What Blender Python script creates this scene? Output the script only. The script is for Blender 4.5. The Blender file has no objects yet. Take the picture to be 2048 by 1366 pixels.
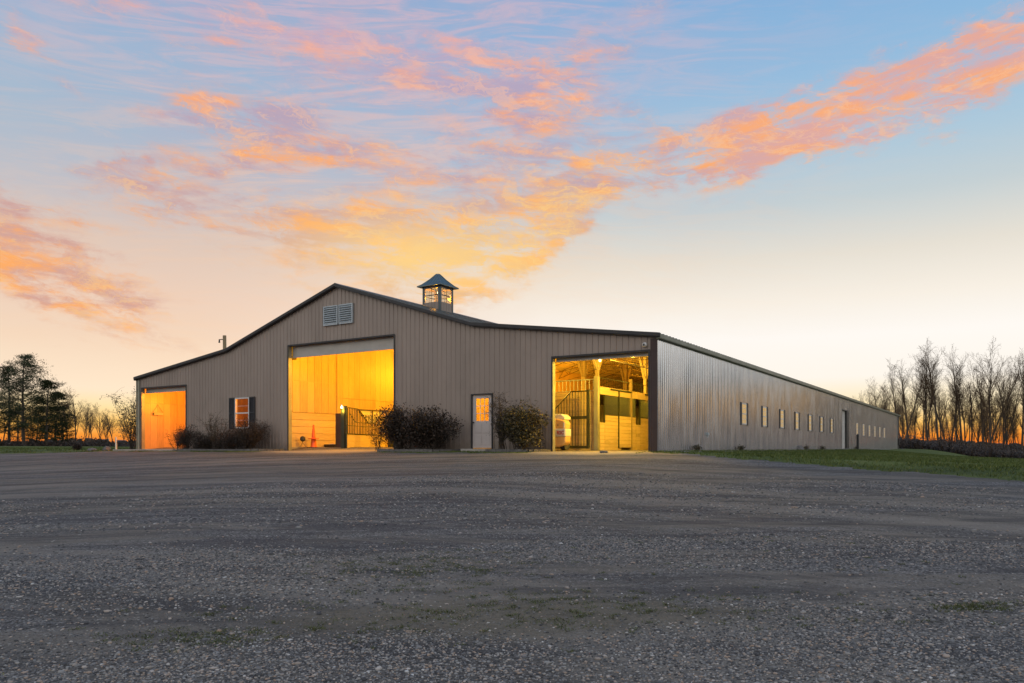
import bpy, bmesh, math, random
import numpy as np
from mathutils import Vector, Matrix
R = math.radians
random.seed(7); rs = np.random.RandomState(11)
sc = bpy.context.scene; col = sc.collection
# ------------------------------------------------------------------ camera
cd = bpy.data.cameras.new('camera'); cam = bpy.data.objects.new('camera', cd); col.objects.link(cam)
cam.location = (0, 0, 0); cam.rotation_euler = (R(90), 0, 0)
cd.sensor_width = 36; cd.lens = 36*1533/2048; cd.shift_y = 213/2048
cd.clip_start = .1; cd.clip_end = 6000
sc.camera = cam
sc.view_settings.view_transform = 'Standard'; sc.view_settings.look = 'None'
sc.view_settings.exposure = 0; sc.view_settings.gamma = 1
sc.cycles.max_bounces = 6; sc.cycles.diffuse_bounces = 3; sc.cycles.glossy_bounces = 3
sc.cycles.transparent_max_bounces = 8; sc.cycles.sample_clamp_indirect = 4
# ------------------------------------------------------------------ node helper
def lin(r, g, b):
    f = lambda c: (c/255/12.92) if c/255 <= .04045 else ((c/255+.055)/1.055)**2.4
    return (f(r), f(g), f(b), 1)
class NT:
    def __init__(s, nt): s.t = nt; s.n = nt.nodes; s.l = nt.links
    def node(s, kind, **kw):
        nd = s.n.new(kind)
        for k, v in kw.items():
            if k in nd.inputs.keys() if isinstance(k, str) else False: pass
            setattr(nd, k, v)
        return nd
    def put(s, sock, v):
        if hasattr(v, 'is_output') or isinstance(v, bpy.types.NodeSocket): s.l.new(v, sock)
        else: sock.default_value = v
    def m(s, op, a, b=0.0, c=0.0, clamp=False):
        nd = s.n.new('ShaderNodeMath'); nd.operation = op; nd.use_clamp = clamp
        s.put(nd.inputs[0], a); s.put(nd.inputs[1], b)
        if op in ('MULTIPLY_ADD',): s.put(nd.inputs[2], c)
        return nd.outputs[0]
    def ss(s, v, a, b, lo=0.0, hi=1.0):
        nd = s.n.new('ShaderNodeMapRange'); nd.interpolation_type = 'SMOOTHSTEP'
        s.put(nd.inputs[0], v); s.put(nd.inputs[1], a); s.put(nd.inputs[2], b); s.put(nd.inputs[3], lo); s.put(nd.inputs[4], hi)
        return nd.outputs[0]
    def xyz(s, x, y, z=0.0):
        nd = s.n.new('ShaderNodeCombineXYZ'); s.put(nd.inputs[0], x); s.put(nd.inputs[1], y); s.put(nd.inputs[2], z); return nd.outputs[0]
    def noise(s, vec, scale, detail=4, rough=.55, dist=0.0):
        nd = s.n.new('ShaderNodeTexNoise'); s.put(nd.inputs['Vector'], vec); nd.inputs['Scale'].default_value = scale
        nd.inputs['Detail'].default_value = detail; nd.inputs['Roughness'].default_value = rough; nd.inputs['Distortion'].default_value = dist
        return nd.outputs[0]
    def vor(s, vec, scale, feat='F1', out='Distance'):
        nd = s.n.new('ShaderNodeTexVoronoi'); nd.feature = feat; s.put(nd.inputs['Vector'], vec); nd.inputs['Scale'].default_value = scale
        return nd.outputs[out]
    def ramp(s, f, stops):
        nd = s.n.new('ShaderNodeValToRGB'); s.put(nd.inputs[0], f); cr = nd.color_ramp
        while len(cr.elements) < len(stops): cr.elements.new(.5)
        for e, (p, c) in zip(cr.elements, stops): e.position = p; e.color = c if len(c) == 4 else (*c, 1)
        return nd.outputs[0]
    def mix(s, f, a, b, mode='MIX'):
        nd = s.n.new('ShaderNodeMix'); nd.data_type = 'RGBA'; nd.blend_type = mode
        s.put(nd.inputs[0], f); s.put(nd.inputs[6], a if not isinstance(a, tuple) else (*a[:3], 1)); s.put(nd.inputs[7], b if not isinstance(b, tuple) else (*b[:3], 1))
        return nd.outputs[2]
    def maps(s, vec, sc_):
        nd = s.n.new('ShaderNodeVectorMath'); nd.operation = 'MULTIPLY'; s.put(nd.inputs[0], vec); nd.inputs[1].default_value = sc_; return nd.outputs[0]
# ------------------------------------------------------------------ world: dusk sky
w = bpy.data.worlds.new('World'); sc.world = w; w.use_nodes = True
w.node_tree.nodes.clear(); T = NT(w.node_tree)
SUN_AZ = -14.0      # degrees right of +Y
tc = T.n.new('ShaderNodeTexCoord'); sp = T.n.new('ShaderNodeSeparateXYZ'); T.l.new(tc.outputs['Generated'], sp.inputs[0])
X, Y, Z = sp.outputs
az = T.m('ARCTAN2', X, Y)
el = T.m('DIVIDE', Z, T.m('MAXIMUM', T.m('SQRT', T.m('ADD', T.m('MULTIPLY', X, X), T.m('MULTIPLY', Y, Y))), .05))
elc = T.m('MAXIMUM', el, 0.0)
e1 = T.m('MULTIPLY', elc, 1.0, clamp=True)
RIGHT = [(0, lin(226,100,34)), (.016, lin(248,150,50)), (.030, lin(255,200,106)), (.048, lin(255,232,180)), (.085, lin(255,247,236)), (.135, lin(255,250,244)), (.18, lin(248,240,228)),
         (.235, lin(230,224,212)), (.30, lin(196,208,212)), (.37, lin(170,200,220)), (.46, lin(146,188,222)), (.60, lin(122,172,218)), (1, lin(104,150,200))]
LEFT = [(0, lin(222,96,36)), (.016, lin(250,156,56)), (.030, lin(255,200,104)), (.048, lin(255,228,170)), (.068, lin(254,232,204)), (.13, lin(244,216,190)), (.18, lin(236,208,188)),
        (.24, lin(222,200,186)), (.30, lin(190,192,200)), (.37, lin(168,188,206)), (.46, lin(152,184,212)), (.60, lin(132,166,208)), (1, lin(104,146,198))]
sky = T.mix(T.ss(az, -.42, .12), T.ramp(e1, LEFT), T.ramp(e1, RIGHT))
# clouds, laid out by azimuth and elevation
uv = T.xyz(az, el, 0.0)
w1 = T.noise(T.maps(uv, (5, 12, 1)), 1.0, 5, .6); w2 = T.noise(T.maps(uv, (7, 14, 1)), 1.7, 5, .6, .3)
azw = T.m('ADD', az, T.m('MULTIPLY', T.m('SUBTRACT', w1, .5), .20)); elw = T.m('ADD', el, T.m('MULTIPLY', T.m('SUBTRACT', w2, .5), .10))
BL = [ # px x, y, rx, ry, rot, weight  (converted to az/el below)
 (1975,130,130,68,20,1.25),(1810,190,120,52,8,1.0),(1690,225,150,56,20,1.1),(1520,285,130,54,12,1.15),(1300,335,220,44,14,.95),(1110,420,130,50,45,1.0),
 (1010,480,150,45,25,1.0),(840,500,200,34,0,1.0),(520,285,110,42,10,1.05),(290,385,140,22,0,.95),(450,228,150,22,8,.8),(990,215,120,80,-25,.85),
 (690,300,260,40,-10,.6),(110,545,190,62,-25,1.1),(50,410,110,24,-5,.9),(210,600,150,36,-25,.8),(330,30,380,50,0,.62),(60,85,110,34,-28,.7),
 (800,110,300,60,-5,.66),(1250,70,170,60,40,.55),(600,440,300,28,4,.72),(880,575,170,50,20,.75),(780,400,280,60,20,.5),(270,345,130,14,0,.7),
 (1230,230,160,45,-30,.35),(30,530,60,30,-15,.5),(560,180,220,40,5,.35),(420,320,200,25,5,.5),(700,560,200,40,-5,.4),(140,690,200,20,0,.3)]
S = None
for (px, py, rx, ry, rot, wt) in BL:
    a0 = math.atan((px-1024)/1533); c = math.cos(a0); e0 = (896-py)/1533*c
    ra = rx/1533*c*c*1.25; re = ry/1533*c*1.25; th = R(rot)
    dx = T.m('SUBTRACT', azw, a0); dy = T.m('SUBTRACT', elw, e0)
    p = T.m('ADD', T.m('MULTIPLY', dx, math.cos(th)/ra), T.m('MULTIPLY', dy, math.sin(th)/ra))
    q = T.m('ADD', T.m('MULTIPLY', dx, -math.sin(th)/re), T.m('MULTIPLY', dy, math.cos(th)/re))
    g = T.m('MULTIPLY', T.m('EXPONENT', T.m('MULTIPLY', T.m('ADD', T.m('MULTIPLY', p, p), T.m('MULTIPLY', q, q)), -1.0)), wt)
    S = g if S is None else T.m('ADD', S, g)
S = T.m('MINIMUM', S, 1.15)
# wisps: streaks fanning out from the sunset
fan = T.m('ADD', el, T.m('MULTIPLY', T.m('ABSOLUTE', T.m('SUBTRACT', az, .15)), -.12))
wisp0 = T.noise(T.maps(T.xyz(azw, T.m('ADD', fan, T.m('MULTIPLY', T.m('SUBTRACT', w1, .5), .03)), 0.0), (7, 42, 1)), 1.0, 9, .66, .4)
wisp = T.ss(wisp0, .34, .66)
fine = T.ss(T.noise(T.maps(T.xyz(azw, T.m('ADD', elw, T.m('MULTIPLY', az, .25)), 0.0), (10, 46, 1)), 1.0, 8, .7, 1.2), .34, .66)
puff = T.ss(T.noise(T.maps(uv, (11, 20, 1)), 1.0, 7, .62, .6), .36, .62)
dn = T.m('MULTIPLY', S, T.m('ADD', .12, T.m('ADD', T.m('MULTIPLY', wisp, .46), T.m('ADD', T.m('MULTIPLY', fine, .34), T.m('MULTIPLY', puff, .34)))))
dens = T.ss(dn, .20, .98)
va = T.m('DIVIDE', T.m('SUBTRACT', azw, -.18), .42); ve = T.m('DIVIDE', T.m('SUBTRACT', elw, .48), .26)
vreg = T.m('EXPONENT', T.m('MULTIPLY', T.m('ADD', T.m('MULTIPLY', va, va), T.m('MULTIPLY', ve, ve)), -1.0))
strk = T.ss(T.noise(T.maps(T.xyz(az, T.m('ADD', el, T.m('MULTIPLY', T.m('ABSOLUTE', az), .10)), 0.0), (5, 32, 1)), 1.0, 8, .64, 2.2), .38, .64)
veil = T.m('MULTIPLY', vreg, T.m('ADD', .30, T.m('ADD', T.m('MULTIPLY', strk, .30), T.m('MULTIPLY', T.ss(T.noise(T.maps(uv, (5, 11, 1)), 1.0, 6, .6), .38, .62), .35))))
lit = T.ss(T.noise(T.maps(T.xyz(az, T.m('ADD', el, .012), 0.0), (9, 30, 1)), 1.0, 7, .66), .42, .62)
ccol_hi = T.mix(T.ss(el, .26, .60), lin(255,170,92), lin(252,170,132))
ccol_lo = T.mix(T.ss(az, .12, .4), T.mix(T.ss(el, .2, .5), lin(210,162,150), lin(178,164,190)), lin(226,168,158))
ccol = T.mix(lit, ccol_lo, ccol_hi)
ccol = T.mix(T.m('MULTIPLY', T.ss(fine, .55, 1.0), .45), ccol, T.mix(T.ss(el, .25, .5), lin(255,208,140), lin(255,196,160)))
# yellow core near the sunset axis
ga = T.m('DIVIDE', T.m('SUBTRACT', az, -.11), .17); ge = T.m('DIVIDE', T.m('SUBTRACT', el, .245), .055)
yel = T.m('EXPONENT', T.m('MULTIPLY', T.m('ADD', T.m('MULTIPLY', ga, ga), T.m('MULTIPLY', ge, ge)), -1.0))
ccol = T.mix(T.m('MULTIPLY', yel, .85), ccol, lin(255,214,132))
gb = T.m('SUBTRACT', az, .02); gc = T.m('SUBTRACT', el, .275)
gp = T.m('ADD', T.m('MULTIPLY', gb, .82/.16), T.m('MULTIPLY', gc, .57/.16)); gq = T.m('ADD', T.m('MULTIPLY', gb, -.57/.05), T.m('MULTIPLY', gc, .82/.05))
gold = T.m('EXPONENT', T.m('MULTIPLY', T.m('ADD', T.m('MULTIPLY', gp, gp), T.m('MULTIPLY', gq, gq)), -1.0))
ccol = T.mix(T.m('MULTIPLY', T.m('MULTIPLY', gold, fine), .9), ccol, lin(255,206,124))
lav = T.m('MULTIPLY', T.ss(el, .42, .6), T.ss(az, .15, -.1))
ccol = T.mix(T.m('MULTIPLY', lav, .65), ccol, lin(206,178,200))
sky = T.mix(veil, sky, T.mix(T.m('MULTIPLY', strk, .75), T.mix(T.ss(el, .2, .4), lin(226,196,180), lin(180,176,198)), T.mix(T.ss(el, .25, .55), lin(250,200,160), lin(226,184,190))))
sky = T.mix(T.m('MULTIPLY', yel, .25), sky, lin(255,226,180))
sky = T.mix(T.m('MULTIPLY', dens, .93), sky, ccol)
# unseen sky: side band shaped for wall reflections, east brightened to light the front
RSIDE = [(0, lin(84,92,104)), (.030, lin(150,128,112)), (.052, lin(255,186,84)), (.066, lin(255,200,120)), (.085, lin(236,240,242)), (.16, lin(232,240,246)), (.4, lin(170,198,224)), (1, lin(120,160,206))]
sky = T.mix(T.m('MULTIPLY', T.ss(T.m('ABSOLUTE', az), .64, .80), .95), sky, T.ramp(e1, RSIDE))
back = T.ss(T.m('ABSOLUTE', az), 1.0, 1.8)
EAST = [(0, lin(60,58,56)), (.10, lin(70,68,66)), (.14, lin(232,226,216)), (.2, lin(232,226,216)), (.6, lin(214,214,214)), (1, lin(194,202,216))]
ebr = T.n.new('ShaderNodeVectorMath'); ebr.operation = 'SCALE'; T.l.new(T.ramp(e1, EAST), ebr.inputs[0]); ebr.inputs['Scale'].default_value = 1.42
sky = T.mix(T.m('MULTIPLY', back, .95), sky, ebr.outputs[0])
nish = T.n.new('ShaderNodeTexSky'); nish.sky_type = 'NISHITA'; nish.sun_disc = False
nish.sun_elevation = R(1.2); nish.sun_rotation = R(SUN_AZ)
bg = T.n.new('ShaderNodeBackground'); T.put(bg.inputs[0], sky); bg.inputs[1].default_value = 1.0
bg2 = T.n.new('ShaderNodeBackground'); T.l.new(nish.outputs[0], bg2.inputs[0]); bg2.inputs[1].default_value = .004
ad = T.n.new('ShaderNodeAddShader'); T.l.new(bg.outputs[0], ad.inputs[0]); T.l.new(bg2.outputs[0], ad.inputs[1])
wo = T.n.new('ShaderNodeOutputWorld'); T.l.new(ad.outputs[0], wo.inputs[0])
# ------------------------------------------------------------------ sun, nearly set
sd = bpy.data.lights.new('sun', 'SUN'); sd.energy = .25; sd.angle = R(6); sd.color = (1, .55, .25)
so = bpy.data.objects.new('sun', sd); col.objects.link(so)
dv = Vector((math.sin(R(SUN_AZ)), math.cos(R(SUN_AZ)), math.tan(R(2.5))))
so.rotation_euler = dv.to_track_quat('Z', 'Y').to_euler(); so.location = (0, 60, 40)
# ------------------------------------------------------------------ geometry helpers
CX, CY = 4.83, 25.6; cA, sA = .845, .5347         # barn's near right corner and its axes
def W(u, v, z=0.0): return (CX - cA*u + sA*v, CY + sA*u + cA*v, z)   # u: leftwards along the front, v: back along the side
def UV(x, y):
    dx = x-CX; dy = y-CY; return (-cA*dx + sA*dy, sA*dx + cA*dy)
BROT = math.atan2(-sA, cA)
class MB:
    def __init__(s): s.v = []; s.f = []
    def quad(s, *p): i = len(s.v); s.v += [tuple(q) for q in p]; s.f.append(tuple(range(i, i+len(p)))); return s
    def box(s, x0, x1, y0, y1, z0, z1):
        if x0 > x1: x0, x1 = x1, x0
        if y0 > y1: y0, y1 = y1, y0
        i = len(s.v)
        s.v += [(x0,y0,z0),(x1,y0,z0),(x1,y1,z0),(x0,y1,z0),(x0,y0,z1),(x1,y0,z1),(x1,y1,z1),(x0,y1,z1)]
        s.f += [(i,i+3,i+2,i+1),(i+4,i+5,i+6,i+7),(i,i+1,i+5,i+4),(i+1,i+2,i+6,i+5),(i+2,i+3,i+7,i+6),(i+3,i,i+4,i+7)]
        return s
    def prism(s, poly, axis, a, b):   # poly in the two other axes, extruded along axis
        n = len(poly); i = len(s.v)
        def P(p, t): return {'y': (p[0], t, p[1]), 'x': (t, p[0], p[1]), 'z': (p[0], p[1], t)}[axis]
        s.v += [P(p, a) for p in poly] + [P(p, b) for p in poly]
        s.f += [tuple(range(i, i+n)), tuple(range(i+2*n-1, i+n-1, -1))] + [(i+k, i+n+k, i+n+(k+1) % n, i+(k+1) % n) for k in range(n)]
        return s
    def tube(s, p0, p1, r0, r1=None, n=6, cap=True):
        r1 = r0 if r1 is None else r1
        p0 = Vector(p0); p1 = Vector(p1); d = p1-p0
        if d.length < 1e-6: return s
        a = d.orthogonal().normalized(); b = d.normalized().cross(a); i = len(s.v)
        for p, r in ((p0, r0), (p1, r1)):
            for k in range(n):
                t = 2*math.pi*k/n; s.v.append(tuple(p + a*(r*math.cos(t)) + b*(r*math.sin(t))))
        s.f += [(i+k, i+(k+1) % n, i+n+(k+1) % n, i+n+k) for k in range(n)]
        if cap: s.f += [tuple(range(i+n-1, i-1, -1)), tuple(range(i+n, i+2*n))]
        return s
    def lathe(s, prof, n=16, c=(0, 0, 0)):
        i = len(s.v); m = len(prof)
        for (r, z) in prof:
            for k in range(n):
                t = 2*math.pi*k/n; s.v.append((c[0]+r*math.cos(t), c[1]+r*math.sin(t), c[2]+z))
        for j in range(m-1):
            for k in range(n): s.f.append((i+j*n+k, i+j*n+(k+1) % n, i+(j+1)*n+(k+1) % n, i+(j+1)*n+k))
        s.f += [tuple(range(i+n-1, i-1, -1)), tuple(range(i+(m-1)*n, i+m*n))]
        return s
    def build(s, name, mt, parent=None, loc=None, smooth=False, bevel=0):
        me = bpy.data.meshes.new(name); me.from_pydata(s.v, [], s.f); me.materials.append(mt); me.update()
        if smooth: me.polygons.foreach_set('use_smooth', [True]*len(me.polygons))
        o = bpy.data.objects.new(name, me); col.objects.link(o)
        if parent: o.parent = parent
        if loc: o.location = loc
        if bevel:
            b = o.modifiers.new('bevel', 'BEVEL'); b.width = bevel; b.segments = 2; b.limit_method = 'ANGLE'
        return o
def tag(o, label=None, cat=None, group=None, kind=None):
    if label: o['label'] = label
    if cat: o['category'] = cat
    if group: o['group'] = group
    if kind: o['kind'] = kind
    return o
def empty(name, loc=(0, 0, 0), rz=0, parent=None):
    o = bpy.data.objects.new(name, None); col.objects.link(o); o.location = loc; o.rotation_euler = (0, 0, rz); o.empty_display_size = .3
    if parent: o.parent = parent
    return o
def copy_tree(o, parent=None):
    c = o.copy(); col.objects.link(c); c.parent = parent
    for ch in [k for k in bpy.data.objects if k.parent == o]: copy_tree(ch, c)
    return c
def bigmesh(name, V, F, mt, kind=None, smooth=False):   # numpy arrays of triangles
    me = bpy.data.meshes.new(name); me.vertices.add(len(V)); me.vertices.foreach_set('co', V.astype(np.float32).ravel())
    me.loops.add(F.size); me.loops.foreach_set('vertex_index', F.astype(np.int32).ravel())
    k = F.shape[1]; me.polygons.add(len(F)); me.polygons.foreach_set('loop_start', np.arange(0, F.size, k, dtype=np.int32))
    me.update(calc_edges=True)
    if smooth: me.polygons.foreach_set('use_smooth', np.ones(len(F), dtype=bool))
    me.materials.append(mt); o = bpy.data.objects.new(name, me); col.objects.link(o)
    if kind: o['kind'] = kind
    return o
# ------------------------------------------------------------------ materials
def mat(name, c, rough=.6, metal=0.0, var=.18, scale=3.0, bump=.15, bscale=60, spec=.5, stretch=(1, 1, 1), dirt=None):
    m = bpy.data.materials.new(name); m.use_nodes = True; N = NT(m.node_tree); b = N.n['Principled BSDF']
    t = N.n.new('ShaderNodeTexCoord').outputs['Object']; tv = N.maps(t, stretch)
    n1 = N.noise(tv, scale, 6, .6)
    lo = tuple(x*(1-var) for x in c); hi = tuple(min(1, x*(1+var)) for x in c)
    cc = N.ramp(n1, [(.3, lo), (.7, hi)])
    if dirt: cc = N.mix(N.ss(N.noise(t, dirt[1], 5, .65), .52, .72, 0, dirt[2]), cc, dirt[0])
    N.put(b.inputs['Base Color'], cc); b.inputs['Metallic'].default_value = metal
    N.put(b.inputs['Roughness'], N.ss(N.noise(tv, scale*2.3, 4), .2, .8, max(0, rough-.08), min(1, rough+.08)))
    b.inputs['Specular IOR Level'].default_value = spec
    if bump:
        bp = N.n.new('ShaderNodeBump'); bp.inputs['Strength'].default_value = bump; bp.inputs['Distance'].default_value = .01
        N.put(bp.inputs['Height'], N.noise(tv, bscale, 4)); N.l.new(bp.outputs[0], b.inputs['Normal'])
    return m
def emis(name, c, s):
    m = bpy.data.materials.new(name); m.use_nodes = True; b = m.node_tree.nodes['Principled BSDF']
    b.inputs['Base Color'].default_value = (*c, 1); b.inputs['Emission Color'].default_value = (*c, 1); b.inputs['Emission Strength'].default_value = s
    return m
def wood(name, c, axis, dark=.55, rough=.55):      # grain runs along axis
    m = bpy.data.materials.new(name); m.use_nodes = True; N = NT(m.node_tree); b = N.n['Principled BSDF']
    t = N.n.new('ShaderNodeTexCoord').outputs['Object']
    st = {'z': (1, 1, .12), 'y': (1, .12, 1), 'x': (.12, 1, 1)}[axis]
    g = N.noise(N.maps(t, tuple(k*14 for k in st)), 1, 6, .65, 1.2); g2 = N.noise(N.maps(t, tuple(k*2.5 for k in st)), 1, 4, .6, 1.5)
    isl = N.n.new('ShaderNodeNewGeometry').outputs['Random Per Island']
    f = N.m('ADD', N.m('MULTIPLY', g, .55), N.m('ADD', N.m('MULTIPLY', g2, .32), N.m('MULTIPLY', isl, .24)))
    N.put(b.inputs['Base Color'], N.ramp(f, [(.3, tuple(k*dark for k in c)), (.5, c), (.75, tuple(min(1, k*1.25) for k in c))]))
    b.inputs['Roughness'].default_value = rough
    bp = N.n.new('ShaderNodeBump'); bp.inputs['Strength'].default_value = .2; bp.inputs['Distance'].default_value = .01
    N.put(bp.inputs['Height'], g); N.l.new(bp.outputs[0], b.inputs['Normal'])
    return m
def island(name, stops, rough=.8, spec=.3, metal=0, trans=0):
    m = bpy.data.materials.new(name); m.use_nodes = True; N = NT(m.node_tree); b = N.n['Principled BSDF']
    isl = N.n.new('ShaderNodeNewGeometry').outputs['Random Per Island']
    t = N.n.new('ShaderNodeTexCoord').outputs['Object']
    f = N.m('ADD', N.m('MULTIPLY', isl, .8), N.m('MULTIPLY', N.noise(t, 2.2, 3), .2))
    N.put(b.inputs['Base Color'], N.ramp(f, stops)); b.inputs['Roughness'].default_value = rough; b.inputs['Specular IOR Level'].default_value = spec
    return m
def glassmat(name, tint=(.9, .9, .9), refl=.05):
    m = bpy.data.materials.new(name); m.use_nodes = True; N = NT(m.node_tree); N.n.clear()
    tr = N.n.new('ShaderNodeBsdfTransparent'); tr.inputs[0].default_value = (*tint, 1)
    gl = N.n.new('ShaderNodeBsdfGlossy'); gl.inputs['Roughness'].default_value = .03
    mx = N.n.new('ShaderNodeMixShader'); mx.inputs[0].default_value = refl
    N.l.new(tr.outputs[0], mx.inputs[1]); N.l.new(gl.outputs[0], mx.inputs[2])
    o = N.n.new('ShaderNodeOutputMaterial'); N.l.new(mx.outputs[0], o.inputs[0]); return m
M = {}
M['siding'] = mat('siding', (.315, .252, .215), .42, .15, .10, .8, .25, 9, stretch=(1, 1, .25), dirt=((.24, .195, .165), .7, .4))
def weather(m):     # sheet-to-sheet tone and mud splash along the foot of the wall
    N = NT(m.node_tree); b = N.n['Principled BSDF']; src = b.inputs['Base Color'].links[0].from_socket
    t = N.n.new('ShaderNodeTexCoord').outputs['Object']; p = N.n.new('ShaderNodeSeparateXYZ'); N.l.new(t, p.inputs[0])
    wn = N.n.new('ShaderNodeTexWhiteNoise'); wn.noise_dimensions = '1D'; N.l.new(N.m('FLOOR', N.m('DIVIDE', p.outputs[0], .9144)), wn.inputs['W'])
    c = N.mix(N.m('MULTIPLY', wn.outputs['Value'], .16), src, (.16, .13, .11))
    f = N.m('MULTIPLY', N.ss(N.m('ADD', p.outputs[2], N.m('MULTIPLY', N.noise(t, 3.5, 5, .7), -.6)), .15, -.35), .55)
    c = N.mix(f, c, (.13, .10, .075)); N.l.new(c, b.inputs['Base Color'])
weather(M['siding'])
M['side'] = mat('side_siding', (.68, .68, .69), .15, .82, .05, .8, .04, 2, stretch=(1, 1, .3))
M['roof'] = mat('roof_metal', (.075, .095, .10), .38, .4, .12, 1, .1, 10)
M['trim'] = mat('dark_trim', (.035, .033, .035), .5, .2, .15, 2, .1, 20)
M['maroon'] = mat('maroon_trim', (.045, .026, .024), .5, .1, .15, 2, .1, 20)
M['olive'] = mat('eave_trim', (.20, .20, .15), .45, .3, .15, 1, .1, 20)
M['jamb'] = mat('jamb_metal', (.30, .29, .22), .45, .3, .2, 2, .2, 30)
M['door'] = mat('door_paint', (.52, .45, .42), .4, 0, .06, 2, .08, 40)
M['curtain'] = mat('roll_curtain', (.42, .40, .37), .4, .3, .1, 2, .05, 30)
M['white'] = mat('white_frame', (.66, .64, .62), .45, 0, .06, 2, .05, 30)
M['galv'] = mat('galvanised', (.42, .47, .50), .45, .1, .15, 4, .1, 30)
M['ply'] = wood('plywood', (.52, .36, .18), 'z', .72, .38)
M['plyroom'] = wood('orange_plywood', (.52, .32, .15), 'z', .7, .35)
M['plank'] = wood('plank', (.55, .42, .22), 'x', .62)
M['planky'] = wood('plank_lengthwise', (.55, .40, .21), 'y', .62)
M['post'] = wood('timber_post', (.27, .20, .11), 'z', .6)
M['bar'] = mat('green_steel', (.05, .055, .035), .4, .5, .15, 3, .05, 30)
M['steel'] = mat('truss_steel', (.07, .05, .04), .6, .2, .2, 3, .1, 30)
M['lining'] = mat('roof_lining', (.78, .70, .58), .6, 0, .2, 1.2, .3, 5)
M['concrete'] = mat('concrete', (.34, .31, .28), .85, 0, .18, 3, .4, 50)
M['stonecurb'] = mat('stone_curb', (.13, .12, .115), .85, 0, .35, 5, .8, 20)
M['mulch'] = mat('mulch', (.035, .027, .02), .95, 0, .5, 14, 1, 40)
M['glass'] = glassmat('clear_glass'); M['cglass'] = glassmat('cupola_glass', (.95, .92, .85), .08)
M['black'] = mat('black_plastic', (.02, .02, .022), .5, 0, .2, 3, .1, 30)
M['cone'] = mat('cone_orange', (.85, .12, .02), .5, 0, .08, 3, .05, 30)
M['rubber'] = mat('rubber', (.04, .04, .04), .8, 0, .2, 3, .2, 30)
M['mach'] = mat('machine_orange', (.78, .46, .16), .35, 0, .08, 3, .05, 30)
M['cream'] = mat('cream_paint', (.72, .68, .58), .4, 0, .06, 3, .05, 30)
M['red'] = mat('red_paint', (.35, .02, .02), .5, 0, .05, 3, 0)
M['shutter'] = mat('shutter', (.022, .022, .026), .45, 0, .1, 3, .05, 30)
M['bark'] = mat('bark', (.060, .045, .034), .9, 0, .3, 4, .5, 10)
M['barkpale'] = mat('pale_bark', (.12, .10, .075), .9, 0, .3, 4, .4, 10)
M['twig'] = mat('twig', (.115, .072, .040), .9, 0, .25, 3, 0)
M['needle'] = island('pine_needles', [(0, (.014, .022, .008)), (.5, (.03, .042, .014)), (1, (.075, .075, .025))])
M['leafdark'] = island('dark_leaves', [(0, (.012, .009, .008)), (.5, (.032, .024, .018)), (.8, (.065, .036, .024)), (1, (.13, .09, .05))], .5)
M['leafmix'] = island('mixed_leaves', [(0, (.016, .015, .010)), (.5, (.055, .05, .024)), (1, (.20, .145, .06))], .45)
M['grassblade'] = island('grass_blades', [(0, (.025, .045, .005)), (.45, (.065, .092, .018)), (.8, (.12, .15, .03)), (1, (.24, .20, .07))], .7)
M['weed'] = island('weeds', [(0, (.03, .045, .014)), (.5, (.075, .095, .028)), (1, (.17, .145, .07))], .7)
M['stone'] = island('stones', [(0, (.025, .025, .028)), (.3, (.08, .079, .083)), (.5, (.16, .158, .162)), (.7, (.27, .26, .25)), (.84, (.30, .215, .16)), (.92, (.48, .48, .48)), (1, (.75, .74, .72))], .75)
M['pane'] = mat('glow_pane', (.10, .09, .07), .08, 0, .1, 2, 0)
pb = M['pane'].node_tree.nodes['Principled BSDF']; pb.inputs['Emission Color'].default_value = (1, .66, .26, 1); pb.inputs['Emission Strength'].default_value = .38  # glow stands in for sky reflection and lit interior in the panes
def bulbmat(name, c, s): M[name] = emis(name, c, s)
bulbmat('bulb', (1, .82, .45), 14)
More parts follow.
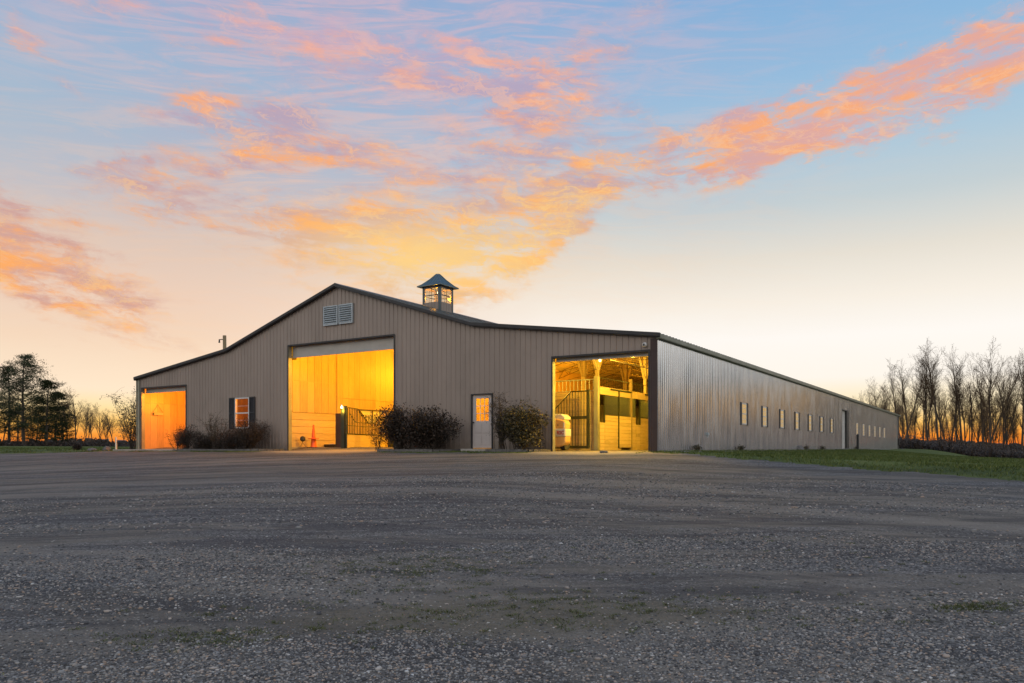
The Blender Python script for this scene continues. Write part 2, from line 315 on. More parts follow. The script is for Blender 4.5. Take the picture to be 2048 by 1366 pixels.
# gravel and lawn
def groundmat(name, which):
    m = bpy.data.materials.new(name); m.use_nodes = True; N = NT(m.node_tree); b = N.n['Principled BSDF']
    t = N.n.new('ShaderNodeTexCoord').outputs['Object']
    b.inputs['Specular IOR Level'].default_value = .2; b.inputs['Roughness'].default_value = .9
    bp = N.n.new('ShaderNodeBump'); N.l.new(bp.outputs[0], b.inputs['Normal'])
    if which == 'gravel':
        cell = N.vor(t, 55, 'F1', 'Color'); sepc = N.n.new('ShaderNodeSeparateColor'); N.l.new(cell, sepc.inputs[0])
        cell2 = N.vor(t, 24, 'F1', 'Color'); sep2 = N.n.new('ShaderNodeSeparateColor'); N.l.new(cell2, sep2.inputs[0])
        f = N.m('ADD', N.m('MULTIPLY', sepc.outputs[0], .62), N.m('ADD', N.m('MULTIPLY', sep2.outputs[1], .16), N.m('MULTIPLY', N.noise(t, 6, 5, .7), .25)))
        c1 = N.ramp(f, [(.12, (.035, .034, .036)), (.36, (.095, .091, .094)), (.55, (.155, .148, .150)), (.74, (.24, .23, .225)), (.95, (.50, .48, .46))])
        d = N.vor(t, 55)
        c1 = N.mix(N.ss(d, .25, .8, 0, .55), c1, (.03, .029, .03))
        big = N.noise(N.maps(t, (.16, .62, 1)), 1, 6, .62, .9)
        mid = N.noise(N.maps(t, (.35, 2.2, 1)), 1, 6, .62, 1.0)
        c1 = N.mix(N.ss(big, .44, .58, 0, .8), c1, N.ramp(N.noise(t, 45, 5, .75), [(.3, (.085, .075, .064)), (.7, (.24, .21, .18))]))
        c1 = N.mix(N.ss(mid, .46, .62, 0, .6), c1, (.045, .043, .048))
        sx = N.n.new('ShaderNodeSeparateXYZ'); N.l.new(t, sx.inputs[0])
        rad = N.m('SQRT', N.m('ADD', N.m('POWER', N.m('ADD', sx.outputs[0], 9.0), 2.0), N.m('POWER', N.m('SUBTRACT', sx.outputs[1], -6.0), 2.0)))
        arc = N.noise(N.xyz(N.m('MULTIPLY', rad, .9), N.m('MULTIPLY', N.noise(t, .25, 3), 1.2), 0.0), 1.0, 5, .6)
        c1 = N.mix(N.ss(arc, .50, .60, 0, .38), c1, (.035, .033, .036))
        c1 = N.mix(N.ss(arc, .47, .38, 0, .38), c1, (.25, .22, .19))
        # mossy dirt where the weeds grow
        px = N.n.new('ShaderNodeSeparateXYZ'); N.l.new(t, px.inputs[0])
        ax = N.m('DIVIDE', N.m('SUBTRACT', px.outputs[0], .0), 2.2); ay = N.m('DIVIDE', N.m('SUBTRACT', px.outputs[1], 5.6), .75)
        moss = N.m('EXPONENT', N.m('MULTIPLY', N.m('ADD', N.m('MULTIPLY', ax, ax), N.m('MULTIPLY', ay, ay)), -1.0))
        mossn = N.ss(N.m('ADD', moss, N.m('MULTIPLY', N.noise(t, 2.6, 6, .7), .8)), .75, 1.25, 0, .65)
        c1 = N.mix(mossn, c1, N.ramp(N.noise(t, 24, 4, .7), [(.3, (.07, .06, .04)), (.7, (.16, .135, .10))]))
        # tan dirt tramped out of the doors, colour lifted to carry the lamplight pool
        dirt = None
        for (u0, v0, ru, rv) in ((14.6, -.9, 3.6, 1.5), (2.0, -.9, 2.6, 1.5)):
            wx, wy, _ = W(u0, v0)
            dx = N.m('SUBTRACT', px.outputs[0], wx); dy = N.m('SUBTRACT', px.outputs[1], wy)
            pu = N.m('DIVIDE', N.m('ADD', N.m('MULTIPLY', dx, -cA), N.m('MULTIPLY', dy, sA)), ru); pv = N.m('DIVIDE', N.m('ADD', N.m('MULTIPLY', dx, sA), N.m('MULTIPLY', dy, cA)), rv)
            g = N.m('EXPONENT', N.m('MULTIPLY', N.m('ADD', N.m('MULTIPLY', pu, pu), N.m('MULTIPLY', pv, pv)), -1.0)); dirt = g if dirt is None else N.m('ADD', dirt, g)
        c1 = N.mix(N.ss(N.m('ADD', dirt, N.m('MULTIPLY', N.noise(t, 3, 5, .7), .4)), .35, .9, 0, .85), c1, N.ramp(N.noise(t, 30, 4), [(.3, (.28, .23, .155)), (.7, (.48, .40, .28))]))
        N.put(b.inputs['Base Color'], c1)
        bp.inputs['Strength'].default_value = .9; bp.inputs['Distance'].default_value = .03
        N.put(bp.inputs['Height'], N.m('ADD', N.m('MULTIPLY', N.m('SUBTRACT', 1.0, d), .6), N.m('ADD', N.m('MULTIPLY', N.noise(t, 9, 6, .7), .8), N.m('MULTIPLY', mid, 1.2))))
    else:
        n1 = N.noise(t, .35, 6, .65, .5); n2 = N.noise(t, 12, 5, .7)
        c1 = N.ramp(N.m('ADD', N.m('MULTIPLY', n1, .6), N.m('MULTIPLY', n2, .4)), [(.36, (.025, .036, .010)), (.47, (.06, .082, .018)), (.58, (.11, .135, .03)), (.68, (.17, .135, .07))])
        N.put(b.inputs['Base Color'], c1); bp.inputs['Strength'].default_value = 1; bp.inputs['Distance'].default_value = .08
        N.put(bp.inputs['Height'], N.noise(t, 7, 6, .75))
    return m
M['gravel'] = groundmat('gravel', 'gravel'); M['lawn'] = groundmat('lawn', 'lawn')
# ------------------------------------------------------------------ terrain
def sst(x, a, b):
    t = np.clip((x-a)/(b-a), 0, 1); return t*t*(3-2*t)
def fnoise(x, y, s, seed=0):
    r = 0
    for k, (a, b, c) in enumerate(((1.0, .7, 0), (-.6, 1.1, 2.1), (.35, -1.3, 4.2), (1.7, .4, 1.3))): r = r + np.sin(x*a*s + y*b*s + c + seed*1.7 + k)
    return r/4
def terrain(x, y):
    x = np.asarray(x, float); y = np.asarray(y, float)
    dx = x-CX; dy = y-CY; u = -cA*dx + sA*dy; v = sA*dx + cA*dy
    z = np.full(x.shape, -.13)
    f = np.clip(-v-1, 0, None); z = z - 1.36*np.where(f < 20, f/24, 20/24 + (1-np.exp(-(f-20)/8))*.25)
    z = z - .040*np.clip(-u-.3, 0, 40)*sst(-u, 0, 3)*sst(v, -26, -2)
    z = z - .012*np.clip(v-18, 0, 90)*sst(-u, 2, 9)
    z = z + .0055*np.clip(u-31, 0, 90)*sst(v, -20, 5)
    z = z + .022*fnoise(x, y, 1.9, 6)*sst(-u, .3, 2)*sst(v, -8, -2) + .018*fnoise(x, y, .9)*sst(np.hypot(x, y), 2, 8)*sst(-v, .5, 4) + .03*fnoise(x, y, .35, 3)*sst(-u, 1, 5)
    inside = (u > -.05) & (u < 29.65) & (v > -.3)
    return np.where(inside, -.13 + .13*sst(v, -.3, 1.6)*sst(u, 8, 11)+.04*sst(v, -.3, 1.6), z)
def is_gravel(x, y):
    dx = x-CX; dy = y-CY; u = -cA*dx + sA*dy; v = sA*dx + cA*dy
    n = .35*fnoise(x, y, 2.3, 1) + .22*fnoise(x, y, 6.1, 5) + .12*fnoise(x, y, 15.0, 2)
    edge = np.where(u < 0, -.9 + .36*u, np.where(u > 29.6, -1.7-(u-29.6)*.6, -1.75))
    edge = np.maximum(edge, -9)
    for (a, b) in ((.1, 4.1), (10.9, 18.2)): edge = np.where((u > a) & (u < b), 80, edge)
    return (v + n < edge) | ((u > .05) & (u < 29.55) & (v > .1))
def build_ground():
    a1 = np.radians(np.concatenate([np.arange(-180, -42, 3.0), np.arange(-42, 42, .12), np.arange(42, 180.1, 3.0)]))
    rr = [1.0]
    while rr[-1] < 1600:
        r = rr[-1]; rr.append(r + (max(.05, r*.010) if r < 60 else r*.05))
    rr = np.array(rr); A, Q = np.meshgrid(a1, rr); x = Q*np.sin(A); y = Q*np.cos(A); z = terrain(x, y)
    nA = len(a1); V = np.stack([x.ravel(), y.ravel(), z.ravel()], 1)
    I = (np.arange(len(rr)-1)[:, None]*nA + np.arange(nA-1)[None, :]).ravel()
    F = np.stack([I, I+1, I+1+nA, I+nA], 1)[:, ::-1]
    c = V[F].mean(1); g = is_gravel(c[:, 0], c[:, 1])
    for nm, mk, mt in (('gravel_yard', g, M['gravel']), ('lawn', ~g, M['lawn'])):
        FF = F[mk]; ids, inv = np.unique(FF, return_inverse=True); VV = V[ids]; F2 = inv.reshape(FF.shape)
        if nm == 'gravel_yard':     # close the hub under the camera
            k = len(VV); VV = np.vstack([VV, [[0, 0, float(terrain(0, 0))]]])
        bigmesh(nm, VV, F2, mt, 'structure', True)
build_ground()
# ------------------------------------------------------------------ scattered stones
def scatter(n, rmin, rmax, amax=40):
    t = rs.rand(n); r = np.sqrt(rmin**2 + t*(rmax**2-rmin**2)); a = np.radians(rs.uniform(-amax, amax, n))
    return r*np.sin(a), r*np.cos(a)
def lane(x, y):      # packed tracks where wheels have pushed the stones aside
    yc = 6.55 + .14*(x-3.2)**2*.5; a = np.exp(-((y-yc)/.42)**2)*sst(x, -.6, 1.2)
    b = np.exp(-((y-(9.4+.05*x+.02*x*x))/.7)**2)*.8; return a+b
def stones():
    ph = (1+5**.5)/2
    ico = np.array([(-1,ph,0),(1,ph,0),(-1,-ph,0),(1,-ph,0),(0,-1,ph),(0,1,ph),(0,-1,-ph),(0,1,-ph),(ph,0,-1),(ph,0,1),(-ph,0,-1),(-ph,0,1)], float); ico /= np.linalg.norm(ico[0])
    IF = np.array([(0,11,5),(0,5,1),(0,1,7),(0,7,10),(0,10,11),(1,5,9),(5,11,4),(11,10,2),(10,7,6),(7,1,8),(3,9,4),(3,4,2),(3,2,6),(3,6,8),(3,8,9),(4,9,5),(2,4,11),(6,2,10),(8,6,7),(9,8,1)])
    xs, ys, ss = [], [], []
    for n, r0, r1, s0, s1 in ((95000, 3.4, 6.2, .0045, .012), (75000, 6, 10, .006, .014), (30000, 9.5, 18, .009, .02)):
        x, y = scatter(n, r0, r1)
        cl = .5 + .5*fnoise(x, y*1.6, .9, 2) + .25*fnoise(x, y, 2.7, 4)
        moss = np.exp(-(((x+.1)/2.0)**2 + ((y-5.5)/.55)**2)) + lane(x, y)
        keep = rs.rand(n) < np.clip(-.05 + cl*1.15 - moss*.8, .05, 1); x = x[keep]; y = y[keep]
        s = s0 + (s1-s0)*rs.rand(len(x))**1.8; s = s*np.where(rs.rand(len(x)) < .015, 1.9, 1)
        xs.append(x); ys.append(y); ss.append(s)
    x = np.concatenate(xs); y = np.concatenate(ys); s = np.concatenate(ss)
    k = is_gravel(x, y); x, y, s = x[k], y[k], s[k]; n = len(x)
    V = ico[None]*(1 + rs.uniform(-.22, .22, (n, 12, 1)))
    V = V*np.stack([rs.uniform(.8, 1.5, n), rs.uniform(.7, 1.1, n), rs.uniform(.4, .75, n)], 1)[:, None]*s[:, None, None]
    a = rs.rand(n)*6.283; c, d = np.cos(a)[:, None], np.sin(a)[:, None]
    vx = V[..., 0]*c - V[..., 1]*d; vy = V[..., 0]*d + V[..., 1]*c
    V = np.stack([vx + x[:, None], vy + y[:, None], V[..., 2] + (terrain(x, y) + s*.15)[:, None]], 2).reshape(-1, 3)
    F = (IF[None] + (np.arange(n)*12)[:, None, None]).reshape(-1, 3)
    o = bigmesh('gravel_stones', V, F, M['stone'], 'stuff'); tag(o, 'loose grey gravel stones strewn over the yard', 'gravel')
stones()
def blades(name, x, y, hgt, wd, mt, label, cat, lean=.5):
    n = len(x); a = rs.rand(n)*6.283; h = hgt*rs.uniform(.5, 1.3, n); z = terrain(x, y)-.01
    dx = np.cos(a)*wd; dy = np.sin(a)*wd; lx = rs.normal(0, lean, n)*h; ly = rs.normal(0, lean, n)*h
    V = np.stack([np.stack([x-dx, y-dy, z], 1), np.stack([x+dx, y+dy, z], 1), np.stack([x+lx, y+ly, z+h], 1)], 1).reshape(-1, 3)
    o = bigmesh(name, V, np.arange(3*n).reshape(-1, 3), mt, 'stuff'); tag(o, label, cat); return o
# lawn blades: right lawn and the strip in front of the barn, left lawn
def lawn_pts(n, umin, umax, vmin, vmax):
    u = rs.uniform(umin, umax, n); v = vmin + (vmax-vmin)*rs.rand(n)**1.6
    x = CX - cA*u + sA*v; y = CY + sA*u + cA*v
    k = ~is_gravel(x, y) & (np.abs(x/np.maximum(y, 1)) < .8); cl = .45 + .8*fnoise(x, y, 1.3, 7) + .5*fnoise(x, y, 3.7, 2)
    k &= rs.rand(n) < np.clip(cl, .12, 1)
    return x[k], y[k]
x1, y1 = lawn_pts(230000, -16, -.25, -8, 42)
blades('lawn_grass', x1, y1, .075, .012, M['grassblade'], 'short green grass right of the barn', 'grass')
x1, y1 = lawn_pts(40000, 0, 29.6, -2.0, -.05)
k = rs.rand(len(x1)) < .8
blades('verge_grass', x1[k], y1[k], .05, .01, M['grassblade'], 'thin grass verge along the barn front', 'grass')
x1, y1 = lawn_pts(60000, 29.8, 60, -9, 30)
blades('far_lawn_grass', x1, y1, .09, .02, M['grassblade'], 'green lawn left of the barn', 'grass')
# weeds in the gravel, in clumps
def weed_clumps():
    xs, ys = [], []
    cl = []
    for _ in range(150): cl.append((rs.normal(.0, 1.1), rs.normal(5.7, .35), rs.uniform(.012, .05)))
    for _ in range(90): cl.append((rs.normal(-.9, .55), rs.normal(7.5, .5), rs.uniform(.015, .06)))
    for _ in range(45): cl.append((rs.normal(-2.0, .35), rs.normal(5.15, .15), rs.uniform(.015, .05)))
    for _ in range(40): cl.append((rs.normal(3.5, .22), rs.normal(5.62, .07), rs.uniform(.02, .06)))
    for _ in range(60): cl.append((rs.uniform(-1, 4), rs.uniform(5, 9), rs.uniform(.01, .035)))
    for cx, cy, r in cl:
        n = int(24 + 560*r); xs.append(rs.normal(cx, r, n)); ys.append(rs.normal(cy, r*.7, n))
    return np.concatenate(xs), np.concatenate(ys)
x1, y1 = weed_clumps()
blades('weed_patches', x1, y1, .024, .0055, M['weed'], 'small green weeds sprouting through the gravel', 'weeds', .9)
# ------------------------------------------------------------------ barn
BW, BL_ = 29.6, 74.4
ZP = [(-.18, 3.79), (7.5, 4.80), (14.75, 7.13), (22.1, 4.80), (29.78, 3.79)]
def zt(u):
    for (a, za), (b, zb) in zip(ZP, ZP[1:]):
        if u <= b: return za + (zb-za)*(u-a)/(b-a)
    return ZP[-1][1]
barn = tag(empty('barn', (CX, CY, 0), BROT), 'long taupe metal horse barn with a stepped gable roof and lit open doors', 'barn')
def ribbed(mb, s0, s1, pitch, prof, zb, topf, opens, to3):
    br = []; s = s0
    while s < s1+1e-6:
        for (d, off) in prof:
            if s+d <= s1: br.append((s+d, off))
        s += pitch
    br.append((s1, 0.0)); br.sort()
    def off(q):
        for (a, oa), (b, ob) in zip(br, br[1:]):
            if a-1e-9 <= q <= b+1e-9: return oa if b-a < 1e-6 else oa + (ob-oa)*(q-a)/(b-a)
        return 0.0
    cuts = sorted(set([round(b[0], 4) for b in br] + [round(e, 4) for o in opens for e in o[:2]] + [round(a, 4) for a, _ in ZP if s0 < a < s1 and s1 < 35]))
    offs = [off(c) for c in cuts]
    for (a, oa), (b, ob) in zip(zip(cuts, offs), list(zip(cuts, offs))[1:]):
        if b-a < 1e-4: continue
        m = (a+b)/2; segs = [(zb, None)]
        for (o0, o1, zl, zh) in sorted(opens, key=lambda o: o[2]):
            if o0 < m < o1:
                last = segs.pop()
                if zl > last[0]: segs.append((last[0], zl))
                segs.append((zh, None))
        for (lo, hi) in segs:
            ta, tb = (topf(a), topf(b)) if hi is None else (hi, hi)
            mb.quad(to3(a, oa, lo), to3(b, ob, lo), to3(b, ob, tb), to3(a, oa, ta))
RD = (.29, 3.96, -.5, 3.24); MD = (11.5, 17.81, -.5, 4.65); LD = (25.45, 29.28, -.5, 3.18)
PD = (6.57, 7.57, -.04, 2.08); FW = (20.53, 21.57, .94, 2.42)
fm = MB()
ribbed(fm, 0, BW, .2286, [(0, 0), (.085, 0), (.097, .02), (.125, .02), (.137, 0)], -.22, lambda u: zt(u)-.08, [RD, MD, LD, PD, FW], lambda s, o, z: (-s, -o, z))
fm.build('front_wall', M['siding'], barn)
WIN = [10.33+3.575*k for k in range(7)] + [43.1+3.545*k for k in range(6)]
sopen = [(v-.38, v+.38, 1.05, 2.0) for v in WIN] + [(36.0, 38.9, -1, 2.78)]
sm = MB()
ribbed(sm, 0, BL_, .2, [(0, 0), (.04, 0), (.075, .045), (.125, .045), (.16, 0)], -1.0, lambda v: 3.70, sopen, lambda s, o, z: (o, s, z))
sm.build('side_wall', M['side'], barn)
MB().box(-BW, -BW+.03, 0.03, BL_, -.5, 3.72).build('side_wall', M['siding'], barn)
MB().prism([(-u, (zt(u)-.1)) for u in (0.05, 7.5, 14.75, 22.1, 29.55)] + [(-29.55, -.5), (-.05, -.5)], 'y', BL_, BL_+.05).build('back_wall', M['siding'], barn)
# roof slabs with ribs
VF, VB = -.16, BL_+.2
rf = MB()
prof = [(-u, z) for u, z in ZP]
top = [(x, z) for x, z in prof]; bot = [(x, z-.09) for x, z in reversed(prof)]
for (a, b) in zip(prof, prof[1:]):
    rf.prism([a, b, (b[0], b[1]-.07), (a[0], a[1]-.07)], 'y', VF, VB)
for (a, b) in zip(prof, prof[1:]):
    v = VF+.05
    while v < VB:
        rf.prism([(a[0], a[1]+.028), (b[0], b[1]+.028), b, a], 'y', v, v+.05); v += .305
rf.build('roof', M['roof'], barn)
rk = MB()
for (a, b) in zip(prof, prof[1:]):      # rake fascia along the gable, slightly proud
    rk.prism([(a[0], a[1]+.035), (b[0], b[1]+.035), (b[0], b[1]-.085), (a[0], a[1]-.085)], 'y', VF-.03, VF)
    rk.prism([(a[0], a[1]-.09), (b[0], b[1]-.09), (b[0], b[1]-.115), (a[0], a[1]-.115)], 'y', VF+.002, -.022)
rk.build('rake_trim', M['trim'], barn)
ev = MB(); ev.box(.0+.18, .20, VF, VB, 3.66, 3.78); ev.box(.04, .19, VF, VB, 3.64, 3.66)
ev.box(-29.80, -29.78, VF, VB, 3.64, 3.79)
ev.build('eave_trim', M['olive'], barn)
rc = MB(); rc.prism([(-14.45, 7.07), (-14.75, 7.19), (-15.05, 7.07), (-15.05, 7.05), (-14.75, 7.16), (-14.45, 7.05)], 'y', VF, VB); rc.build('ridge_cap', M['roof'], barn)
ln = MB()
for (a, b) in zip(prof, prof[1:]):
    ln.quad((a[0], .05, a[1]-.12), (b[0], .05, b[1]-.12), (b[0], BL_-.02, b[1]-.12), (a[0], BL_-.02, a[1]-.12))
ln.build('roof_lining', M['lining'], barn)
MB().box(-.20, .042, -.05, -.026, -.3, 3.66).build('corner_trim', M['maroon'], barn)
MB().box(-29.62, -29.45, -.05, -.026, -.3, 3.66).build('corner_trim', M['jamb'], barn)
ds = MB(); ds.box(-29.74, -29.66, -.06, .02, -.12, 3.64); ds.build('downspout', M['olive'], barn)
# door trims and jambs
def door_trim(o, depth=.17, w_=.06, jm='jamb'):
    u0, u1, _, zh = o; t = MB()
    t.box(-u0+.005, -u0+w_, -.035, -.023, -.25, zh+w_); t.box(-u1-w_, -u1-.005, -.035, -.023, -.25, zh+w_); t.box(-u1-w_, -u0+w_, -.036, -.022, zh+.004, zh+w_+.01)
    t.build('door_trim', M['trim'], barn)
    MB().box(-u0, -u0+.05, -.02, depth, -.25, zh).build('door_jamb', M[jm], barn); MB().box(-u1-.05, -u1, -.02, depth, -.25, zh).build('door_jamb', M[jm], barn)
    MB().box(-u1-.05, -u0+.05, -.02, depth, zh, zh+.05).build('door_header', M['trim'], barn)
for o_ in (RD, MD, LD): door_trim(o_)
def curtain(o, zlow, name='roll_door'):
    u0, u1, _, zh = o; c = MB(); z = zlow
    c.box(-u1+.02, -u0-.02, .20, .26, zlow-.05, zlow)
    while z < zh+.05:
        c.prism([(.21, z), (.235, z+.012), (.235, z+.055), (.21, z+.0705)], 'x', -u1+.02, -u0-.02); z += .07
    d = c.build(name, M['curtain'], barn)
    MB().tube((-u1, .42, zh+.28), (-u0, .42, zh+.28), .22, n=14).build('door_drum', M['curtain'], d)
curtain(MD, 4.19); curtain(LD, 3.0); curtain(RD, 3.17)
MB().box(-18.3, -17.86, .19, .5, 4.1, 4.72).build('drum_bracket', M['black'], barn)
# personnel door
pd = empty('entry_door', (0, 0, 0), 0, barn)
u0, u1 = 6.62, 7.52
s_ = MB(); s_.box(-u1, -u0, .01, .05, .0, 1.04); s_.box(-u1, -u1+.16, .01, .05, 1.04, 2.03); s_.box(-u0-.16, -u0, .01, .05, 1.04, 2.03); s_.box(-u1+.16, -u0-.16, .01, .05, 1.90, 2.03)
for (a, b, c_, d_) in ((-u1+.1, -u1+.42, .12, .5), (-u0-.42, -u0-.1, .12, .5), (-u1+.1, -u1+.42, .58, .95), (-u0-.42, -u0-.1, .58, .95)): s_.box(a, b, -.002, .008, c_, d_)
s_.build('door_panel', M['door'], pd, bevel=.004)
f_ = MB(); f_.box(-u1-.05, -u1-.004, -.045, .06, -.04, 2.08); f_.box(-u0+.004, -u0+.05, -.045, .06, -.04, 2.08); f_.box(-u1-.05, -u0+.05, -.046, .06, 2.034, 2.085); f_.build('door_frame', M['trim'], pd)
mu = MB()
for k in range(1, 3):
    x = -u1+.16 + (u1-u0-.32)*k/3; mu.box(x-.01, x+.01, .012, .045, 1.04, 1.90)
    z = 1.04 + .86*k/3; mu.box(-u1+.16, -u0-.16, .013, .044, z-.01, z+.01)
mu.build('muntins', M['white'], pd)
MB().box(-u1+.16, -u0-.16, .025, .032, 1.04, 1.90).build('glass_pane', M['glass'], pd)
kn = MB(); kn.lathe([(.012, 0), (.012, .03), (.03, .035), (.034, .05), (.03, .065), (.01, .07)], 12)
k_ = kn.build('door_knob', M['black'], pd, (-u1+.07, .005, .98), True); k_.rotation_euler = (R(90), 0, 0)
MB().box(-7.7, -6.45, -.55, -.03, -.3, -.03).build('door_step', M['concrete'], barn, bevel=.01)
# a curtained closet behind the door so its panes glow with the barn light
# facade window
def front_window():
    wn = empty('window', (0, 0, 0), 0, barn); u0, u1, z0, z1 = FW
    f = MB(); f.box(-u1, -u1+.055, -.045, .06, z0, z1); f.box(-u0-.055, -u0, -.045, .06, z0, z1); f.box(-u1+.055, -u0-.055, -.044, .06, z1-.055, z1); f.box(-u1+.055, -u0-.055, -.05, .06, z0, z0+.06)
    f.box(-u1+.055, -u0-.055, -.03, .03, (z0+z1)/2-.03, (z0+z1)/2+.03); f.build('window_frame', M['white'], wn)
    for z in (z0+.40, z1-.40): MB().box(-u1+.055, -u0-.055, .001, .011, z-.006, z+.006).build('muntin', M['white'], wn)
    MB().box(-u1+.055, -u0-.055, .014, .02, z0+.06, z1-.055).build('glass_pane', M['glass'], wn)
    for (a, b) in ((-u1-.42, -u1-.03), (-u0+.03, -u0+.42)):
        s = MB(); s.box(a, a+.05, -.06, -.024, z0-.02, z1+.02); s.box(b-.05, b, -.06, -.024, z0-.02, z1+.02)
        for zz in (z0-.02, (z0+z1)/2-.03, z1-.04): s.box(a+.05, b-.05, -.06, -.024, zz, zz+.06)
        z = z0+.05
        while z < z1-.05: s.prism([(-.054, z), (-.03, z+.03), (-.026, z+.03), (-.05, z)], 'x', a+.05, b-.05); z += .045
        s.build('shutter', M['shutter'], wn)
front_window()
# side windows
for k, v in enumerate(WIN):
    wn = empty('window', (0, v, 0), 0, barn)
    f = MB(); z0, z1, h = 1.05, 2.0, .38
    f.box(-.05, .055, -h, -h+.05, z0, z1); f.box(-.05, .055, h-.05, h, z0, z1); f.box(-.05, .054, -h+.05, h-.05, z1-.05, z1); f.box(-.05, .062, -h+.05, h-.05, z0, z0+.05); f.box(-.04, .045, -h+.05, h-.05, 1.50, 1.55)
    f.box(-.03, .042, -.012, .012, z0+.05, z1-.05)
    for zz in (1.29, 1.77): f.box(-.03, .041, -h+.05, h-.05, zz-.01, zz+.01)
    f.build('window_frame', M['white'], wn)
    MB().box(.028, .036, -h+.05, h-.05, z0+.05, z1-.05).build('glass_pane', M['pane'], wn)
    if k < 7:
        for sg in (-1, 1):
            s = MB(); a, b = sg*(h+.02), sg*(h+.24); s.box(.036, .07, a, b, z0-.03, z1+.03)
            s.build('shutter', M['shutter'], wn)
# side roll door
sd_ = empty('roll_door', (0, 0, 0), 0, barn); c = MB(); z = -.35
while z < 2.75: c.prism([(-.10, z), (-.075, z+.02), (-.075, z+.06), (-.10, z+.08)], 'y', 36.02, 38.88) ; z += .085
c.build('door_curtain', M['white'], sd_)
t = MB(); t.box(-.12, .05, 38.0, 38.98, -.6, 2.84); t.box(-.12, .05, 35.92, 36.0, -.6, 2.84); t.box(-.12, .051, 36.0, 38.9, 2.78, 2.84); t.build('door_frame', M['black'], sd_)  # wide black end stands in for the shaded far jamb
# fixtures on walls
o = MB().box(.036, .20, 1.2-.08+11.2-8.0, 1.2+.08+11.2-8.0, .62, .8); 
o = MB(); o.box(.036, .12, 5.05, 5.17, .5, .60); o.tube((.08, 5.11, .5), (.08, 5.11, .42), .03); o.build('hose_tap', M['galv'], barn)
o = MB(); o.tube((.07, 73.3, -.9), (.07, 73.3, 3.6), .05); o.build('conduit', M['trim'], barn)
o = MB(); o.box(.036, .24, 73.0, 73.35, .35, 1.1); o.build('meter_box', M['trim'], barn, bevel=.01)
o = MB(); o.lathe([(.07, 0), (.085, .03), (.085, .06), (.05, .10), (.02, .115)], 14)
q = o.build('security_camera', M['white'], barn, (-.40, -.02, 3.47), True); q.rotation_euler = (R(90), 0, 0)
MB().lathe([(.035, 0), (.035, .025), (.01, .03)], 12).build('lens', M['black'], q, (0, 0, .10))
o = MB(); o.box(-.13, -.02, -.055, -.025, .0, 0); 
# gable louvres
def louvre(ua, ub, z0, z1):
    lv = empty('gable_vent', (0, 0, 0), 0, barn); f = MB()
    f.box(-ub, -ub+.05, -.09, -.022, z0, z1); f.box(-ua-.05, -ua, -.09, -.022, z0, z1); f.box(-ub+.05, -ua-.05, -.09, -.022, z0, z0+.05); f.box(-ub+.05, -ua-.05, -.09, -.022, z1-.05, z1)
    f.build('vent_frame', M['galv'], lv)
    s = MB(); n = 8; st = (z1-z0-.1)/n
    for k in range(n):
        z = z0+.05+st*k; s.prism([(-.10, z+.02), (-.03, z+st*.98), (-.026, z+st*.92), (-.092, z)], 'x', -ub+.05, -ua-.05)
    s.build('louvre_blades', M['galv'], lv)
    MB().box(-ub+.05, -ua-.05, -.0245, -.0225, z0+.05, z1-.05).build('vent_backing', M['black'], lv)
def u_at(px, v=0.0):
    t = (px-1024)/1533; # solve (CX-cA u+sA v) = t (CY+sA u+cA v)
    return (CX + sA*v - t*(CY + cA*v))/(cA + sA*t)
def v_at(px, u):
    t = (px-1024)/1533; return (t*(CY+sA*u) - CX + cA*u)/(sA - cA*t)
louvre(u_at(677.5), u_at(649), 5.38, 6.23); louvre(u_at(707.5), u_at(680), 5.38, 6.23)
# ------------------------------------------------------------------ cupola
cu = empty('cupola', (-14.72, 7.1, 0), 0, barn); h = .55
ZB, ZW0, ZW1, ZE = 6.6, 7.42, 8.13, 8.30
cw = MB()
for rot in range(4):
    def P(a, d, z, rot=rot):
        x, y = a, -h+d
        for _ in range(rot): x, y = -y, x
        return (x, y, z)
    def bx(a0, a1, d0, d1, z0, z1):
        p = [P(a0, d0, z0), P(a1, d1, z1)]; cw.box(p[0][0], p[1][0], p[0][1], p[1][1], z0, z1)
    e = .08; bx(-h+e, -.40, 0, .03, ZB, ZE); bx(.40, h-e, 0, .03, ZB, ZE); bx(-.40, .40, 0, .03, ZB, ZW0); bx(-.40, .40, 0, .03, ZW1, ZE)
    for k in range(5): a = -.42+.21*k-.01; bx(a, a+.025, -.015, 0, ZB, ZW0-.02)
cw.build('cupola_wall', M['siding'], cu)
for sx in (-1, 1):
    for sy in (-1, 1): MB().box(sx*(h-.08), sx*(h+.012), sy*(h-.08), sy*(h+.012), ZB, ZE).build('corner_post', M['roof'], cu)
cs = MB(); cg = MB()
for rot in range(4):
    def P(a, d, z, rot=rot):
        x, y = a, -h+d
        for _ in range(rot): x, y = -y, x
        return (x, y, z)
    def b2(mb, a0, a1, d0, d1, z0, z1):
        p = [P(a0, d0, z0), P(a1, d1, z1)]; mb.box(p[0][0], p[1][0], p[0][1], p[1][1], z0, z1)
    b2(cs, -.40, .40, -.012, .03, (ZW0+ZW1)/2-.018, (ZW0+ZW1)/2+.018); b2(cs, -.006, .006, 0, .014, ZW0, ZW1)
    for k in (1.5, 4.5): zz = ZW0+(ZW1-ZW0)*k/6; b2(cs, -.40, .40, .001, .013, zz-.004, zz+.004)
    b2(cg, -.40, .40, .016, .02, ZW0, ZW1)
cs.build('window_bars', M['trim'], cu); cg.build('cupola_glass', M['cglass'], cu)
cr = MB(); prof_c = [(.76, 8.26), (.60, 8.36), (.30, 8.66), (.08, 8.93), (.03, 8.96)]
def sq(r, z): return [(-r, -r, z), (r, -r, z), (r, r, z), (-r, r, z)]
